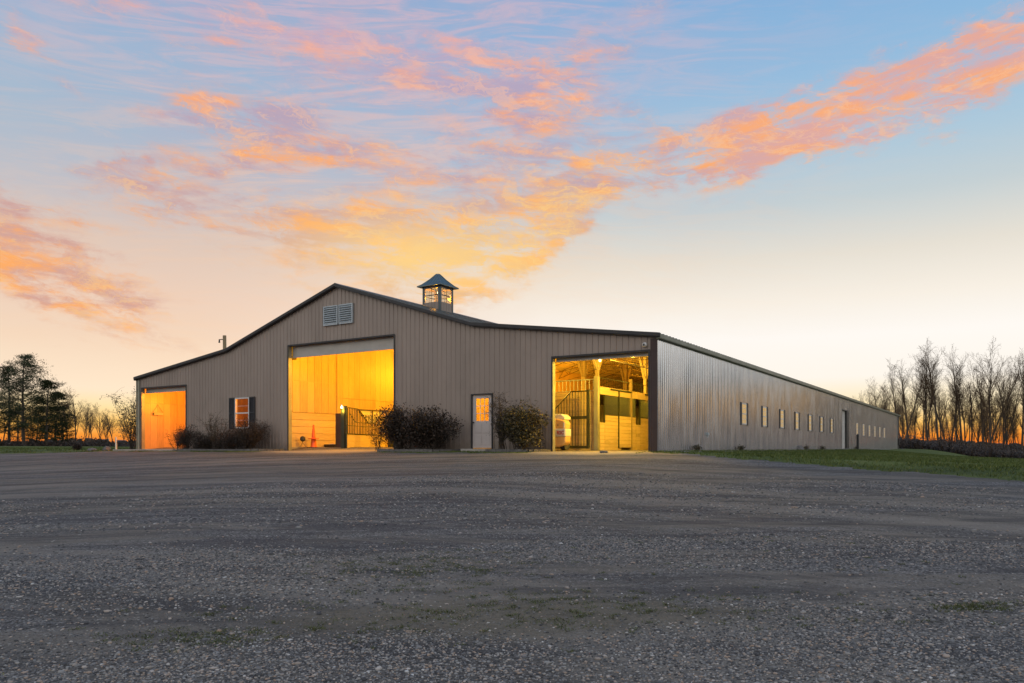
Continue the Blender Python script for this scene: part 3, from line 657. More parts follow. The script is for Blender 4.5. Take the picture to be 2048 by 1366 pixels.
for (ra, za), (rb, zb) in zip(prof_c, prof_c[1:]):
    A, B = sq(ra, za), sq(rb, zb)
    for k in range(4): cr.quad(A[k], A[(k+1) % 4], B[(k+1) % 4], B[k])
cr.quad(*sq(.03, 8.96)); cr.quad(*sq(.76, 8.25)[::-1]); cr.quad(*sq(.76, 8.26))
A, B = sq(.77, 8.225), sq(.77, 8.262)
for k in range(4): cr.quad(A[k], A[(k+1) % 4], B[(k+1) % 4], B[k])
cr.quad(*A[::-1])
for rot in range(4):    # standing seams and hips
    def Q(x, y, z, rot=rot):
        for _ in range(rot): x, y = -y, x
        return (x, y, z)
    for a in (-.5, -.28, -.1, .1, .28, .5):
        rr_ = [(r, z) for r, z in prof_c if r > abs(a)] + [(abs(a)+.01, np.interp(abs(a)+.01, [p[0] for p in prof_c[::-1]], [p[1] for p in prof_c[::-1]]))]
        for (ra, za), (rb, zb) in zip(rr_, rr_[1:]): cr.tube(Q(a, -ra, za+.005), Q(a, -rb, zb+.005), .012, n=4, cap=False)
    for (ra, za), (rb, zb) in zip(prof_c, prof_c[1:]): cr.tube(Q(-ra, -ra, za), Q(-rb, -rb, zb), .022, n=5, cap=False)
cr.build('cupola_roof', mat('cupola_metal', (.12, .16, .165), .35, .6, .15, 3, .1, 20), cu)
# ------------------------------------------------------------------ interior of the barn
UWL = 18.3
kb = MB(); zz = .05
for k in range(5): kb.box(-UWL-.04, -UWL, .22, 3.42, zz, zz+.31); zz += .325
kb.build('kickboard', M['planky'], barn)
MB().box(-UWL-.06, -UWL+.10, .22, 3.46, -.3, .05).build('wall_sill', M['concrete'], barn)
MB().box(-UWL-.12, -UWL-.06, .1, 60, -.3, 5.9).build('inner_wall', M['ply'], barn)
pp = MB(); v = .22
while v < 3.4:
    pp.box(-UWL-.055, -UWL-.02, v, min(v+.44, 3.42), 1.70, 3.18); pp.box(-UWL-.055, -UWL-.022, v, min(v+.44, 3.42), 3.20, 5.8); v += .455
pp.box(-UWL-.05, -UWL-.012, .22, 3.42, 3.17, 3.205)
pp.build('wall_panelling', M['ply'], barn)
p2 = MB(); v = 3.54
while v < 26:
    if not (4.9 < v+.2 < 7.2):
        p2.box(-UWL-.055, -UWL-.01, v, v+.392, -.1, 2.50)
    else:
        p2.box(-UWL-.055, -UWL-.01, v, v+.392, -.1, 1.30); p2.box(-UWL-.055, -UWL-.01, v, v+.392, 2.0, 2.50)
    p2.box(-UWL-.055, -UWL-.012, v, v+.392, 2.515, 5.8); v += .40
p2.build('wall_panelling', M['ply'], barn)
MB().box(-24.2, -18.6, 3.2, 3.28, -.2, 3.36).build('inner_wall', M['plyroom'], barn)
# yoke-shaped hatch into the tack room, its cream board behind
yk = empty('yoke_hatch', (0, 0, 0), 0, barn)
MB().box(-UWL-.058, -UWL-.05, 4.94, 7.14, 1.30, 2.0).build('hatch_board', M['cream'], yk)
y_ = MB(); y_.prism([(4.94, 1.30), (5.75, 1.30), (5.1, 1.98), (4.94, 1.98)], 'x', -UWL-.045, -UWL-.011); y_.build('hatch_cheek', M['ply'], yk); y_ = MB(); y_.prism([(6.3, 1.30), (7.14, 1.30), (7.14, 1.98), (6.95, 1.98)], 'x', -UWL-.045, -UWL-.011); y_.build('hatch_cheek', M['ply'], yk)
y_ = MB(); 
for a, b in (((5.05, 1.99), (7.0, 1.99)), ((5.08, 1.99), (5.75, 1.32)), ((6.98, 1.99), (6.3, 1.32)), ((5.75, 1.31), (6.3, 1.31)), ((6.1, 1.32), (6.1, 1.99))): y_.tube((-UWL+.0, a[0], a[1]), (-UWL+.0, b[0], b[1]), .03, n=4)
y_.build('hatch_frame', M['steel'], yk)
# dark partition beside the gate and a post beyond
MB().box(-u_at(672.5, 1.8), -u_at(686, 1.8), 1.75, 1.87, -.1, 1.62).build('partition', M['maroon'], barn)
o = MB(); o.box(-15.4, -15.18, .86, 1.06, -.25, 1.9); o.build('gate_post', M['bar'], barn)
o = MB(); a = u_at(782, 4.0); o.box(-a-.12, -a+.12, 3.9, 4.15, -.2, 1.62); o.build('gate_post', M['bar'], barn)
# swung gate with bars
gt = empty('bar_gate', (-15.12, .95, 0), 0, barn)
gd = Vector((.204, .979)); lx = cA*gd.x - sA*gd.y; ly = sA*gd.x + cA*gd.y; gt.rotation_euler = (0, 0, math.atan2(ly, lx))
L = 4.75
g = MB(); g.box(0, L, -.02, .02, -.02, .30); g.box(0, L, -.019, .019, .305, .61); g.build('kick_panel', M['plank'], gt)
g = MB(); g.box(0, L, -.035, .035, -.1, -.02); g.box(0, L, -.03, .03, .61, .66); g.box(-.05, 0, -.03, .03, -.1, 1.86); g.box(L, L+.05, -.03, .03, -.1, 1.62)
def gtop(s): return 1.83 if s < 1.25 else (1.83-(s-1.25)*.55 if s < 1.7 else 1.58)
g.tube((0, 0, 1.83), (1.25, 0, 1.83), .022, n=5); g.tube((1.25, 0, 1.83), (1.75, 0, 1.50), .022, n=5); g.tube((1.75, 0, 1.2), (3.9, 0, 1.2), .02, n=5); g.tube((.35, 0, 1.56), (.95, 0, 1.2), .02, n=5); g.tube((.95, 0, 1.2), (1.75, 0, 1.2), .02, n=5); g.tube((3.9, 0, 1.2), (4.7, 0, 1.58), .02, n=5); g.tube((0, 0, 1.02), (3.2, 0, 1.02), .014, n=5)
g.build('gate_frame', M['bar'], gt)
g = MB(); s = .12
while s < L: g.tube((s, 0, .66), (s, 0, gtop(s)), .02, n=5); s += .185
g.build('gate_bars', M['bar'], gt)
# left room: plywood on the outer wall
p3 = MB(); v = .2
while v < 8: p3.box(-29.50, -29.46, v, v+.395, -.1, 2.44); p3.box(-29.50, -29.462, v, v+.395, 2.45, 3.7); v += .403
p3.build('wall_panelling', M['plyroom'], barn)
MB().box(-29.56, -18.42, 8.0, 8.1, -.2, 5.6).build('inner_wall', M['plyroom'], barn)
MB().box(-18.6, -18.5, .08, 8.0, -.2, 5.7).build('inner_wall', M['plyroom'], barn)
MB().box(-29.5, -18.6, .06, 8.0, 3.35, 3.4).build('room_ceiling', M['plyroom'], barn)
MB().box(-29.5, -18.6, -.02, 8.0, -.2, -.06).build('room_floor', M['concrete'], barn)
MB().box(-29.75, -24.6, -1.35, -.03, -.35, -.07).build('door_apron', M['concrete'], barn, bevel=.01)
# horse-aisle stalls on the right
st = empty('stall', (0, 0, 0), 0, barn)
def planks_u(mb, u0, u1, v, z0, z1, hgt=.145, th=.04):
    z = z0
    while z < z1-.02: mb.box(-u1, -u0, v, v+th+random.uniform(-.004, .004), z, min(z+hgt-.008, z1)); z += hgt
def planks_v(mb, u, v0, v1, z0, z1, hgt=.145, th=.04):
    z = z0
    while z < z1-.02: mb.box(-u, -u+th+random.uniform(-.004, .004), v0, v1, z, min(z+hgt-.008, z1)); z += hgt
e = MB(); planks_u(e, 3.62, 7.4, 2.75, -.1, 2.2); e.build('end_wall', M['plank'], st)
rl = MB()
for zz, rr_ in ((2.68, .022), (2.24, .018)): rl.tube((-7.4, 2.78, zz), (-3.6, 2.78, zz), rr_, n=5)
u = 3.72
while u < 7.4: rl.tube((-u, 2.78, 2.22), (-u, 2.78, 2.68), .012, n=5); u += .17
rl.build('loft_rail', M['galv'], st)
MB().box(-3.60, -3.43, 2.58, 2.76, -.2, 2.78).build('end_post', M['jamb'], st)
US = 3.5
for k in range(6):
    v0 = 2.85 + 3.55*k; v1 = v0+3.5
    s = empty('stall_front', (0, 0, 0), 0, st) if False else None
    b = MB(); planks_v(b, US, v0, v0+.42, -.1, 1.0); planks_v(b, US, v0+.44, v0+2.0, -.1, 1.30); planks_v(b, US-.05, v0+1.72, v0+2.9, .02, 1.30); planks_v(b, US, v0+3.12, v1, -.1, 1.30)
    b.build('stall_boards', M['planky'], st)
    h_ = MB(); h_.box(-US-.02, -US+.05, v0, v1, 2.10, 2.40); h_.build('header_beam', M['planky'], st)
    r_ = MB(); r_.tube((-US+.10, v0+.9, 2.34), (-US+.10, v0+2.9, 2.34), .035, n=8); r_.build('door_track', M['bar'], st)
    g = MB(); v = v0+.48
    while v < v1:
        if not (v0+2.92 < v < v0+3.12): g.tube((-US+.02, v, 1.30), (-US+.02, v, 2.10), .015, n=5)
        v += .085
    g.box(-US-.01, -US+.045, v0+.42, v0+.47, 1.0, 2.1); g.box(-US+.0, -US+.085, v0+1.68, v0+1.76, 0, 2.36); g.box(-US, -US+.05, v0+.47, v1, 1.30, 1.335)
    g.build('stall_bars', M['bar'], st)
    MB().box(-US-.04, -US+.09, v0+2.92, v0+3.02, -.15, 2.9).build('stall_post', M['post'], st)
    b = MB(); planks_u(b, 3.62, 7.35, v1, -.1, 2.0 if k else 1.9); b.build('stall_partition', M['plank'], st)
    MB().box(-7.3, -3.6, v0, v1-.05, 1.95, 1.99).build('stall_shade', M['maroon'], st) if False else None
    g = MB(); v = v0
    g.tube((-US, v0, 2.75), (-US, v1, 2.75), .018, n=5)
    while v < v1: g.tube((-US, v, 2.42), (-US, v, 2.75), .009, n=4); v += .22
    g.build('loft_rail', M['bar'], st)
MB().box(-7.4, -3.56, 2.84, 24.2, 2.12, 2.18).build('loft_floor', M['plank'], st)
# dark panel standing in for the shaded gap between two stall fronts
MB().box(-US-.05, -US+.01, 5.92, 6.2, .75, 2.08).build('gap_shade', M['trim'], st)
# stall back wall keeps stalls dark behind the bars
b = MB(); planks_v(b, 7.42, 2.8, 24, -.1, 2.3); b.build('back_boards', M['planky'], st)
# gate with diagonal corner in front of the end wall
sg = empty('diagonal_gate', (0, 0, 0), 0, barn); g = MB(); vg = 2.30
g.box(-6.3, -3.66, vg-.03, vg+.03, -.02, .09); g.box(-6.3, -3.66, vg-.03, vg+.03, 1.12, 1.24); g.box(-3.76, -3.64, vg-.035, vg+.035, -.03, 2.25); g.box(-6.32, -6.25, vg-.03, vg+.03, 0, 1.2)
g.tube((-4.45, vg, 2.2), (-3.7, vg, 2.2), .025, n=5); g.tube((-4.45, vg, 2.2), (-5.5, vg, 1.22), .025, n=5); g.build('gate_frame', M['bar'], sg)
g = MB(); u = 3.88
while u < 6.25:
    zt_ = 2.2 if u < 4.45 else 2.2-(u-4.45)*.93
    if zt_ > 1.26: g.tube((-u, vg, 1.24), (-u, vg, zt_), .016, n=5)
    g.tube((-u, vg, .09), (-u, vg, 1.12), .016, n=5); u += .125
g.build('gate_bars', M['bar'], sg)
# posts with knee braces, purlins and trusses
for k in range(14):
    v = 4.3 + 5.0*k
    p = MB(); p.box(-7.6, -7.4, v, v+.2, -.2, 4.6)
    for sgn in (-1, 1): p.prism([(v+.1+sgn*.1, 3.5), (v+.1+sgn*.16, 3.5), (v+.1+sgn*.85, 4.5), (v+.1+sgn*.72, 4.5)], 'x', -7.56, -7.44)
    p.build('timber_post', M['post'], barn)
for k in range(6):
    v = 2.62 + 4.8*k
    p = MB(); p.box(-3.58, -3.46, v+.04, v+.16, 2.0, 4.15)
    for sgn in (-1, 1): p.prism([(v+.1+sgn*.07, 3.05), (v+.1+sgn*.13, 3.05), (v+.1+sgn*.75, 4.1), (v+.1+sgn*.64, 4.1)], 'x', -3.57, -3.47)
    p.build('timber_post', M['post'], barn)
def truss(mb, pa, pb, depth, n, r=.022):
    pa = Vector(pa); pb = Vector(pb); dn_ = Vector((0, 0, -depth))
    mb.tube(pa, pb, r*1.3, n=4); mb.tube(pa+dn_, pb+dn_, r*1.3, n=4)
    for k in range(n):
        a = pa.lerp(pb, k/n); c = pa.lerp(pb, (k+.5)/n)+dn_; b = pa.lerp(pb, (k+1)/n); mb.tube(a, c, r*.7, n=4, cap=False); mb.tube(c, b, r*.7, n=4, cap=False)
g = MB()
truss(g, (-2.0, .6, 3.55), (-2.0, 40, 3.55), .42, 44, .018); truss(g, (-1.2, .6, 3.62), (-1.2, 40, 3.62), .25, 50, .014)
g.build('girder_truss', M['steel'], barn)
for k in range(11):
    v = 5.0+3.6*k; g = MB()
    for (ua, ub) in ((7.6, 14.75), (14.75, 21.9)): truss(g, (-ua, v, zt(ua)-.25), (-ub, v, zt(ub)-.25), .5, 9, .017)
    g.tube((-7.6, v, 4.35), (-14.75, v, 5.6), .02, n=4); g.tube((-21.9, v, 4.35), (-14.75, v, 5.6), .02, n=4)
    g.build('roof_truss', M['steel'], barn)
for k in range(12):
    v = 1.8+3.6*k; g = MB(); truss(g, (-.2, v, zt(.2)-.2), (-7.4, v, zt(7.4)-.25), .3, 9, .013); g.build('lean_to_truss', M['steel'], barn)
g = MB()
for u in (1.5, 4.5, 6.6, 9, 10.5, 12, 13.5, 16, 17.5, 19, 20.5): g.box(-u-.02, -u+.02, .1, 60, zt(u)-.2, zt(u)-.13)
g.build('purlins', M['planky'], barn)
MB().box(-22.1, -18.4, 8.2, 8.3, -.2, 5).build('inner_wall', M['ply'], barn)
# ------------------------------------------------------------------ lamps and their light
def lamp(u, v, z, power, colr, label, rad=.12, mount=None, group='bulb lamps hanging in the barn'):
    t = tag(empty('barn_lamp', W(u, v, z), BROT), label, 'lamp', group)
    b = MB(); b.lathe([(.015, .06), (.03, .03), (.036, -.01), (.03, -.04), (.01, -.055)], 12); bo = b.build('bulb', M['bulb'], t, smooth=True)
    s = MB(); s.lathe([(.03, .14), (.035, .07), (.028, .065)], 12)
    if mount is None: s.tube((0, 0, .14), (0, 0, max(.2, zt(u)-.16-z)), .008, n=5)
    else: s.tube((0, 0, .10), mount, .012, n=5)
    s.build('lamp_holder', M['galv'], t)
    ld = bpy.data.lights.new('lamp_light', 'POINT'); ld.energy = power; ld.color = colr; ld.shadow_soft_size = rad
    lo = bpy.data.objects.new('lamp_light', ld); col.objects.link(lo); lo.parent = t; lo.location = (0, 0, -.15)
    return t
OR = (1, .415, .012); YE = (1, .60, .05); DO = (1, .34, .02)
lamp(12.9, 5.0, 4.6, 720, OR, 'bulb lamp high over the middle bay behind the door head')
lamp(13.5, 14, 4.8, 2300, OR, 'bulb lamp deep inside the middle bay under the ridge')
lamp(11.5, 24, 4.8, 2300, OR, 'farthest bulb lamp down the middle bay', group='bulb lamps hanging in the barn')
lamp(16.7, 7.6, 4.2, 45, OR, 'bulb lamp close to the plywood wall just right of the middle doorway edge')
lamp(3.15, 2.2, 3.34, 20, YE, 'bright bulb lamp beside the timber post at the top of the right doorway')
lamp(3.0, 7.0, 3.36, 18, YE, 'bulb lamp farther down the stall aisle under the girder truss')
lamp(1.2, .75, 3.34, 900, YE, 'unseen added lamp behind the right door head, lighting the threshold', mount=(0, 0, .3))  # added out of sight to light the end wall and doorway ground
lamp(1.3, 4.6, 2.5, 230, YE, 'unseen added lamp in the stall aisle, hidden by the right door jamb', mount=(0, 0, .8))  # extra hidden fill light for the stall aisle
lamp(14.2, .75, 4.42, 720, OR, 'unseen added lamp behind the raised roll door, spilling light before the middle doorway', mount=(0, 0, .2))  # added above the curtain to throw light on the ground outside
lamp(5.25, 6.2, 3.1, 420, YE, 'added lamp over the loft in the right bay, there to light the ceiling', mount=(0, 0, 1.1))  # added to wash the loft ceiling, kept behind a post
lamp(27.3, .7, 3.2, 300, DO, 'unseen added lamp behind the raised roll door, lighting the left apron', mount=(0, 0, .2))  # invented door lamp that brightens the left apron
lamp(26.3, 2.6, 2.7, 430, DO, 'bulb lamp in the left plywood room', mount=(0, 0, .65))
lamp(20.4, 1.6, 2.5, 330, DO, 'bulb lamp behind the shuttered front window', mount=(0, 0, .85))
lamp(15.28, .80, 1.83, 25, YE, 'small bright bulb on the green gate post in the middle doorway', mount=(0, .1, 0))
lamp(6.8, 3.6, 3.6, 420, YE, 'bulb lamp over the stalls behind the entry door', mount=(0, 0, .8))
lamp(14.72, 7.1, 8.0, 90, OR, 'added bulb in the cupola, standing in for barn light from below', mount=(0, 0, .3))  # added because the closed roof blocks the barn light from below
# ------------------------------------------------------------------ things in the doorways
cn = tag(empty('traffic_cone', W(16.75, 1.0, -.08), 0), 'tall orange traffic cone by the board wall in the middle doorway', 'traffic cone')
cn.location = W(17.65, 1.35, .02); cn.scale = (1.08, 1.08, 1.08)
MB().lathe([(.05, 0), (.15, .0), (.145, .03), (.13, .06), (.035, .98), (.03, 1.0)][1:], 20).build('cone_body', M['cone'], cn, smooth=True)
MB().box(-.24, .24, -.24, .24, -.02, .02).build('cone_base', M['rubber'], cn, bevel=.01)
MB().lathe([(.12, .38), (.24, .37), (.24, .40), (.12, .41)], 20).build('cone_collar', M['cone'], cn)
fn = tag(empty('floor_fan', W(17.95, .95, .03), 0), 'small black fan on thin wire legs by the board wall', 'fan')
f = MB(); f.lathe([(.02, -.05), (.14, -.04), (.16, 0), (.14, .04), (.02, .05)], 18); q = f.build('fan_cage', M['black'], fn, (0, 0, .47), True); q.rotation_euler = (R(75), 0, R(20))
f = MB(); f.tube((0, 0, .40), (-.02, 0, .28), .014)
for a in (0, 2.1, 4.2): f.tube((-.02, 0, .28), (.22*math.cos(a), .22*math.sin(a), 0), .010)
f.build('fan_legs', M['black'], fn); fn.scale = (.8, .8, .85)
bk = tag(empty('feed_tray', W(17.9, 2.75, .04), BROT), 'low black tray of feed by the wall post', 'tray')
MB().prism([(-.34, 0), (.34, 0), (.38, .14), (-.38, .14)], 'y', -.15, .15).build('tray_body', M['black'], bk, bevel=.01)
MB().box(-.05, .33, -.13, .13, .142, .17).build('tray_lid', M['cream'], bk)
# yellow machine with its back end showing
mc = tag(empty('compressor', W(4.6, 1.15, -.08), BROT), 'orange and cream wheeled machine parked inside the right doorway', 'machine')
def rbox(x0, x1, y0, y1, z0, z1, name, m_, par, bv): return MB().box(x0, x1, y0, y1, z0, z1).build(name, m_, par, bevel=bv)
b = MB(); b.prism([(-.62, .62), (.62, .62), (.70, .55), (.70, .30), (.60, .17), (.36, .10), (-.36, .10), (-.60, .17), (-.70, .30), (-.70, .55)], 'y', -.30, .12); b.build('lower_shell', M['mach'], mc, bevel=.08)
rbox(-.71, .71, -.325, .13, .50, .80, 'band', M['cream'], mc, .03)
b = MB(); b.prism([(-.69, .80), (.69, .80), (.69, 1.02), (.60, 1.12), (.3, 1.17), (-.3, 1.17), (-.60, 1.12), (-.69, 1.02)], 'y', -.29, .12); b.build('hood', M['mach'], mc, bevel=.04)
b = MB(); b.prism([(.1, 1.17), (.60, 1.13), (.60, 1.24), (.45, 1.35), (.15, 1.35)], 'y', -.2, .3); b.build('seat', M['cream'], mc, bevel=.03)
b = MB(); b.tube((.62, -.31, .90), (.62, -.27, .90), .03); b.box(.60, .66, -.315, -.28, .83, 1.02); b.build('tail_lamp', M['cream'], mc)
b = MB(); b.box(.36, .38, -.30, -.28, .90, .97); b.build('latch', M['black'], mc)
for xx in (-.5, .5):
    b = MB(); b.tube((xx-.1, .0, .22), (xx+.1, .0, .22), .22, n=18); b.build('wheel', M['rubber'], mc)
MB().box(.33, .67, -.335, -.3255, .53, .78).build('label_plate', M['white'], mc)
fc = bpy.data.curves.new('lettering', 'FONT'); fc.body = 'RSC'; fc.size = .17; fc.extrude = .004; fc.offset = .004; fc.align_x = 'CENTER'
to = bpy.data.objects.new('lettering_src', fc); col.objects.link(to); bpy.context.view_layer.update()
me = bpy.data.meshes.new_from_object(to.evaluated_get(bpy.context.evaluated_depsgraph_get())); me.name = 'lettering'; me.materials.clear(); me.materials.append(M['red'])
bpy.data.objects.remove(to); lo = bpy.data.objects.new('lettering', me); col.objects.link(lo); lo.parent = mc; lo.location = (.50, -.342, .595); lo.rotation_euler = (R(90), 0, 0)
MB().box(.37, .63, -.338, -.3355, .565, .575).build('label_line', M['red'], mc)
# hanging plaque in the left room
pq = tag(empty('hanging_plaque', W(29.42, 1.0, 1.95), BROT), 'small plaque hung by a cord on the orange plywood wall', 'plaque')
MB().box(0.0, .03, -.32, .32, -.16, .0).build('plaque_board', M['planky'], pq, bevel=.01)
b = MB(); b.tube((.015, -.3, 0), (.015, 0, .42), .007, n=4); b.tube((.015, .3, 0), (.015, 0, .42), .007, n=4); b.build('cord', M['black'], pq)
MB().box(.03, .034, -.3, -.22, -.15, -.01).build('plaque_mark', M['black'], pq)
# plant stake in front of the left door, white marker post, rocks
sk = tag(empty('garden_ornament', W(27.9, -1.3, -.1), 0), 'thin iron flower ornament standing before the left doorway', 'ornament')
b = MB(); b.tube((0, 0, 0), (.02, 0, .72), .012); b.build('stem', M['black'], sk)
b = MB()
for k in range(9): a = k*.7; b.tube((.02, 0, .74), (.02+.16*math.cos(a), .16*math.sin(a), .74+.10*math.sin(k*2.1)), .018, .01, n=4)
b.build('flower_head', M['black'], sk)
mp = MB(); mp.box(-.035, .035, -.035, .035, -.1, .70); mp.prism([(-.035, .70), (.035, .70), (0, .75)], 'y', -.035, .035)
o = mp.build('marker_post', M['cream']); o.location = W(30.2, -.9, -.15); tag(o, 'short pale marker post just left of the barn corner', 'post')
def rock(name, loc, s, label, mt=M['stonecurb'], cat='rock', group=None):
    bm = bmesh.new(); bmesh.ops.create_icosphere(bm, subdivisions=2, radius=1)
    sd0 = random.random()*9
    for vv in bm.verts:
        n_ = 1+.22*math.sin(vv.co.x*3.1+sd0)+.18*math.sin(vv.co.y*4.3+sd0*2)+.1*random.uniform(-1, 1); vv.co = Vector((vv.co.x*s[0], vv.co.y*s[1], vv.co.z*s[2]))*n_
    me = bpy.data.meshes.new(name); bm.to_mesh(me); bm.free(); me.materials.append(mt); o = bpy.data.objects.new(name, me); col.objects.link(o); o.location = loc
    return tag(o, label, cat, group)
rock('rock', W(30.6, -1.2, -.12), (.25, .2, .18), 'brownish rock beside the pale marker post')
rock('rock', W(31.6, -1.4, -.15), (.35, .25, .13), 'wide low rock at the left end of the barn')
rock('rock', W(-.05, 29.6-8.4, -.18), (.35, .3, .25), 'dark boulder against the long side wall under the windows')
rock('rock', W(-.35, 35.0, -.2), (.4, .5, .16), 'dark rock on the grass before the side roll door')
rock('rock', W(1.2, -1.5, -.13), (.17, .08, .05), 'small flat rock on the dirt before the right doorway')
# flower-bed kerbs
def bed(name, u0, u1, dep, label):
    t = tag(empty(name, W(u0, 0, 0), BROT), label, 'flower bed'); n = 22; P_ = []
    for k in range(n+1):
        a = math.pi*k/n; P_.append((-(u1-u0)/2 - math.cos(a)*(u1-u0)/2*-1, -dep*min(1, math.sin(a)*1.6)-.05))
    kb_ = MB()
    for (a, b) in zip(P_, P_[1:]):
        d = Vector((b[0]-a[0], b[1]-a[1])); L_ = d.length
        if L_ < .05: continue
        nn = Vector((-d.y, d.x)).normalized()*.07; m_ = max(1, round(L_/.35))
        for j in range(m_):
            p = Vector(a)+d*(j/m_); q = Vector(a)+d*((j+1)/m_)-d.normalized()*.012; zz = -.045+random.uniform(-.012, .012)
            i = len(kb_.v)
            for (pt, z) in ((p-nn, -.4), (q-nn, -.4), (q+nn, -.4), (p+nn, -.4), (p-nn, zz), (q-nn, zz), (q+nn, zz), (p+nn, zz)): kb_.v.append((pt.x, pt.y, z))
            kb_.f += [(i,i+3,i+2,i+1),(i+4,i+5,i+6,i+7),(i,i+1,i+5,i+4),(i+1,i+2,i+6,i+5),(i+2,i+3,i+7,i+6),(i+3,i,i+4,i+7)]
    kb_.build('bed_kerb', M['stonecurb'], t)
    m_ = MB(); m_.prism([(p[0], p[1]) for p in P_], 'z', -.4, -.075); m_.build('mulch', M['mulch'], t)
bed('flower_bed', 8.0, 11.6, 1.25, 'kerbed bed under the dark shrubs left of the entry door')
bed('flower_bed', 4.1, 6.4, 1.0, 'kerbed bed between the entry door and the right doorway')
bed('flower_bed', 18.1, 25.2, 1.1, 'long kerbed bed under the shuttered front window')
# downspout stub and post near side door
o = MB(); o.tube((0, 0, -.3), (0, 0, 1.22), .09, n=10); o.tube((0, 0, 1.22), (0, 0, 1.3), .07, .03, n=10); o = o.build('bollard', M['black']); o.location = W(-.5, 40.2, -.2); tag(o, 'black bollard standing past the side roll door', 'bollard')
# utility pole behind the barn
def ray(px, Yd, z=0): return ((px-1024)/1533*Yd, Yd, z)
up = tag(empty('utility_pole', ray(452, 62, 0)), 'leaning wooden utility pole behind the left roof slope', 'utility pole')
b = MB(); b.tube((0, 0, -.5), (-.12, 0, 9.1), .17, .14, n=10); b.build('pole', M['post'], up)
b = MB(); b.tube((-.1, 0, 8.8), (-.5, -.1, 8.75), .035); b.tube((-.5, -.1, 8.78), (-.5, -.1, 8.5), .05, .08); b.build('lamp_arm', M['black'], up)
# ------------------------------------------------------------------ plants
def strand(mb, p, d, r0, r1, L, n, wob, sides=4, up=0.0):
    pts = [Vector(p)]; d = Vector(d).normalized()
    for k in range(n):
        d = (d + Vector((random.gauss(0, wob), random.gauss(0, wob), random.gauss(0, wob*.7)+up))).normalized()
        pts.append(pts[-1] + d*(L/n))
    i0 = len(mb.v)
    for k, q in enumerate(pts):
        t = k/n; r = r0*(1-t)+r1*t
        dd = (pts[min(k+1, n)]-pts[max(k-1, 0)]).normalized(); a = dd.orthogonal().normalized(); b = dd.cross(a)
        for j in range(sides): th = 6.2832*j/sides; mb.v.append(tuple(q + a*(r*math.cos(th)) + b*(r*math.sin(th))))
    for k in range(n):
        for j in range(sides):
            i = i0+k*sides; mb.f.append((i+j, i+(j+1) % sides, i+sides+(j+1) % sides, i+sides+j))
    return pts
def bare_tree(H, seed, spread=.5, low=.3, dense=1.0, stems=1, thick=1.0, l0=.50, lv=(7, 6, 4)):
    random.seed(seed); tr = MB(); cr_ = MB()
    def branch(p, d, r, L, lev):
        n = 4 if lev < 3 else 3
        mb = tr if lev == 0 else cr_
        pts = strand(mb, p, d, r, r*.45 if lev else r*.3, L, n if lev else 8, .05+.065*lev, 5 if lev == 0 else (4 if lev < 2 else 3), .03+.02*lev)
        if lev >= 4: return
        nc = (int(15*dense), int(lv[0]*dense), lv[1], lv[2])[lev]
        for k in range(nc):
            t = (low if lev == 0 else .2) + (1-(low if lev == 0 else .2))*((k+random.random())/nc)
            f = t*(len(pts)-1); i = min(int(f), len(pts)-2); q = pts[i].lerp(pts[i+1], f-i); dd = (pts[i+1]-pts[i]).normalized()
            a = dd.orthogonal().normalized(); a.rotate(Matrix.Rotation(random.random()*6.283, 3, dd))
            ang = random.uniform(.35, .8)*(spread*1.6 if lev == 0 else 1)
            nd = (dd*math.cos(ang) + a*math.sin(ang)).normalized(); nd.z = abs(nd.z)*.8+.15 if lev < 2 else nd.z
            rr_ = r*((1-t)*.55+.18)*(.8 if lev == 0 else .85); LL = L*((l0 if lev == 0 else .52)*(1.15-t*.6))*random.uniform(.75, 1.25)
            branch(q, nd, max(rr_, .008), LL, lev+1)
    for s in range(stems):
        a = random.random()*6.28; tilt = 0.05 if stems == 1 else random.uniform(.08, .28)
        branch((math.cos(a)*.15*(stems > 1), math.sin(a)*.15*(stems > 1), -.3), (math.cos(a)*tilt, math.sin(a)*tilt, 1), .016*H*thick/(stems**.4), H*random.uniform(.85, 1), 0)
    return tr, cr_
def make_tree(name, gen, bark, crownm, smooth=False):
    t = empty(name); tr, cr_ = gen; tr.build('trunk', bark, t); c = cr_.build('crown', crownm, t); return t
def pine(H, seed, low=.2):
    random.seed(seed); tr = MB(); cr_ = MB(); nl = MB()
    pts = strand(tr, (0, 0, -.3), (random.uniform(-.03, .03), 0, 1), .02*H, .004*H, H, 12, .02, 7, .03)
    nb = 60
    for k in range(nb):
        t = low + (1-low)*(k+random.random())/nb; f = t*12; i = min(int(f), 11); q = pts[i].lerp(pts[i+1], f-i)
        a = random.random()*6.283; tt = (t-low)/(1-low); L = H*.30*(math.sin(min(.96, tt*.85+.15)*math.pi)**.7*.85+.12)*random.uniform(.6, 1.2)
        bp = strand(tr, q, (math.cos(a), math.sin(a), .15+.5*tt), .006*H*(1.1-t), .01, L, 4, .16, 4, .04)
        for m_ in range(5):
            s0 = bp[random.choice((2, 3, 4, 4))]; dd = Vector((random.gauss(0, 1), random.gauss(0, 1), random.gauss(.1, .35)))
            sp_ = strand(tr, s0, dd, .02, .008, L*.35, 2, .2, 3)
            for c_ in (sp_[1], sp_[2], s0):
                rad = random.uniform(.25, .48)*H/11
                for _ in range(10):
                    o_ = Vector((random.gauss(0, 1), random.gauss(0, 1), random.gauss(0, .45)))*rad*.75; p = c_+o_
                    d1 = Vector((random.gauss(0, 1), random.gauss(0, 1), random.gauss(.2, .6))).normalized()*random.uniform(.16, .34); d2 = d1.orthogonal().normalized()*.035
                    nl.quad(p-d2, p+d2, p+d1)
    t = empty('pine_tree'); tr.build('trunk', M['bark'], t); nl.build('crown', M['needle'], t); return t
def gz(x, y): return float(terrain(x, y))
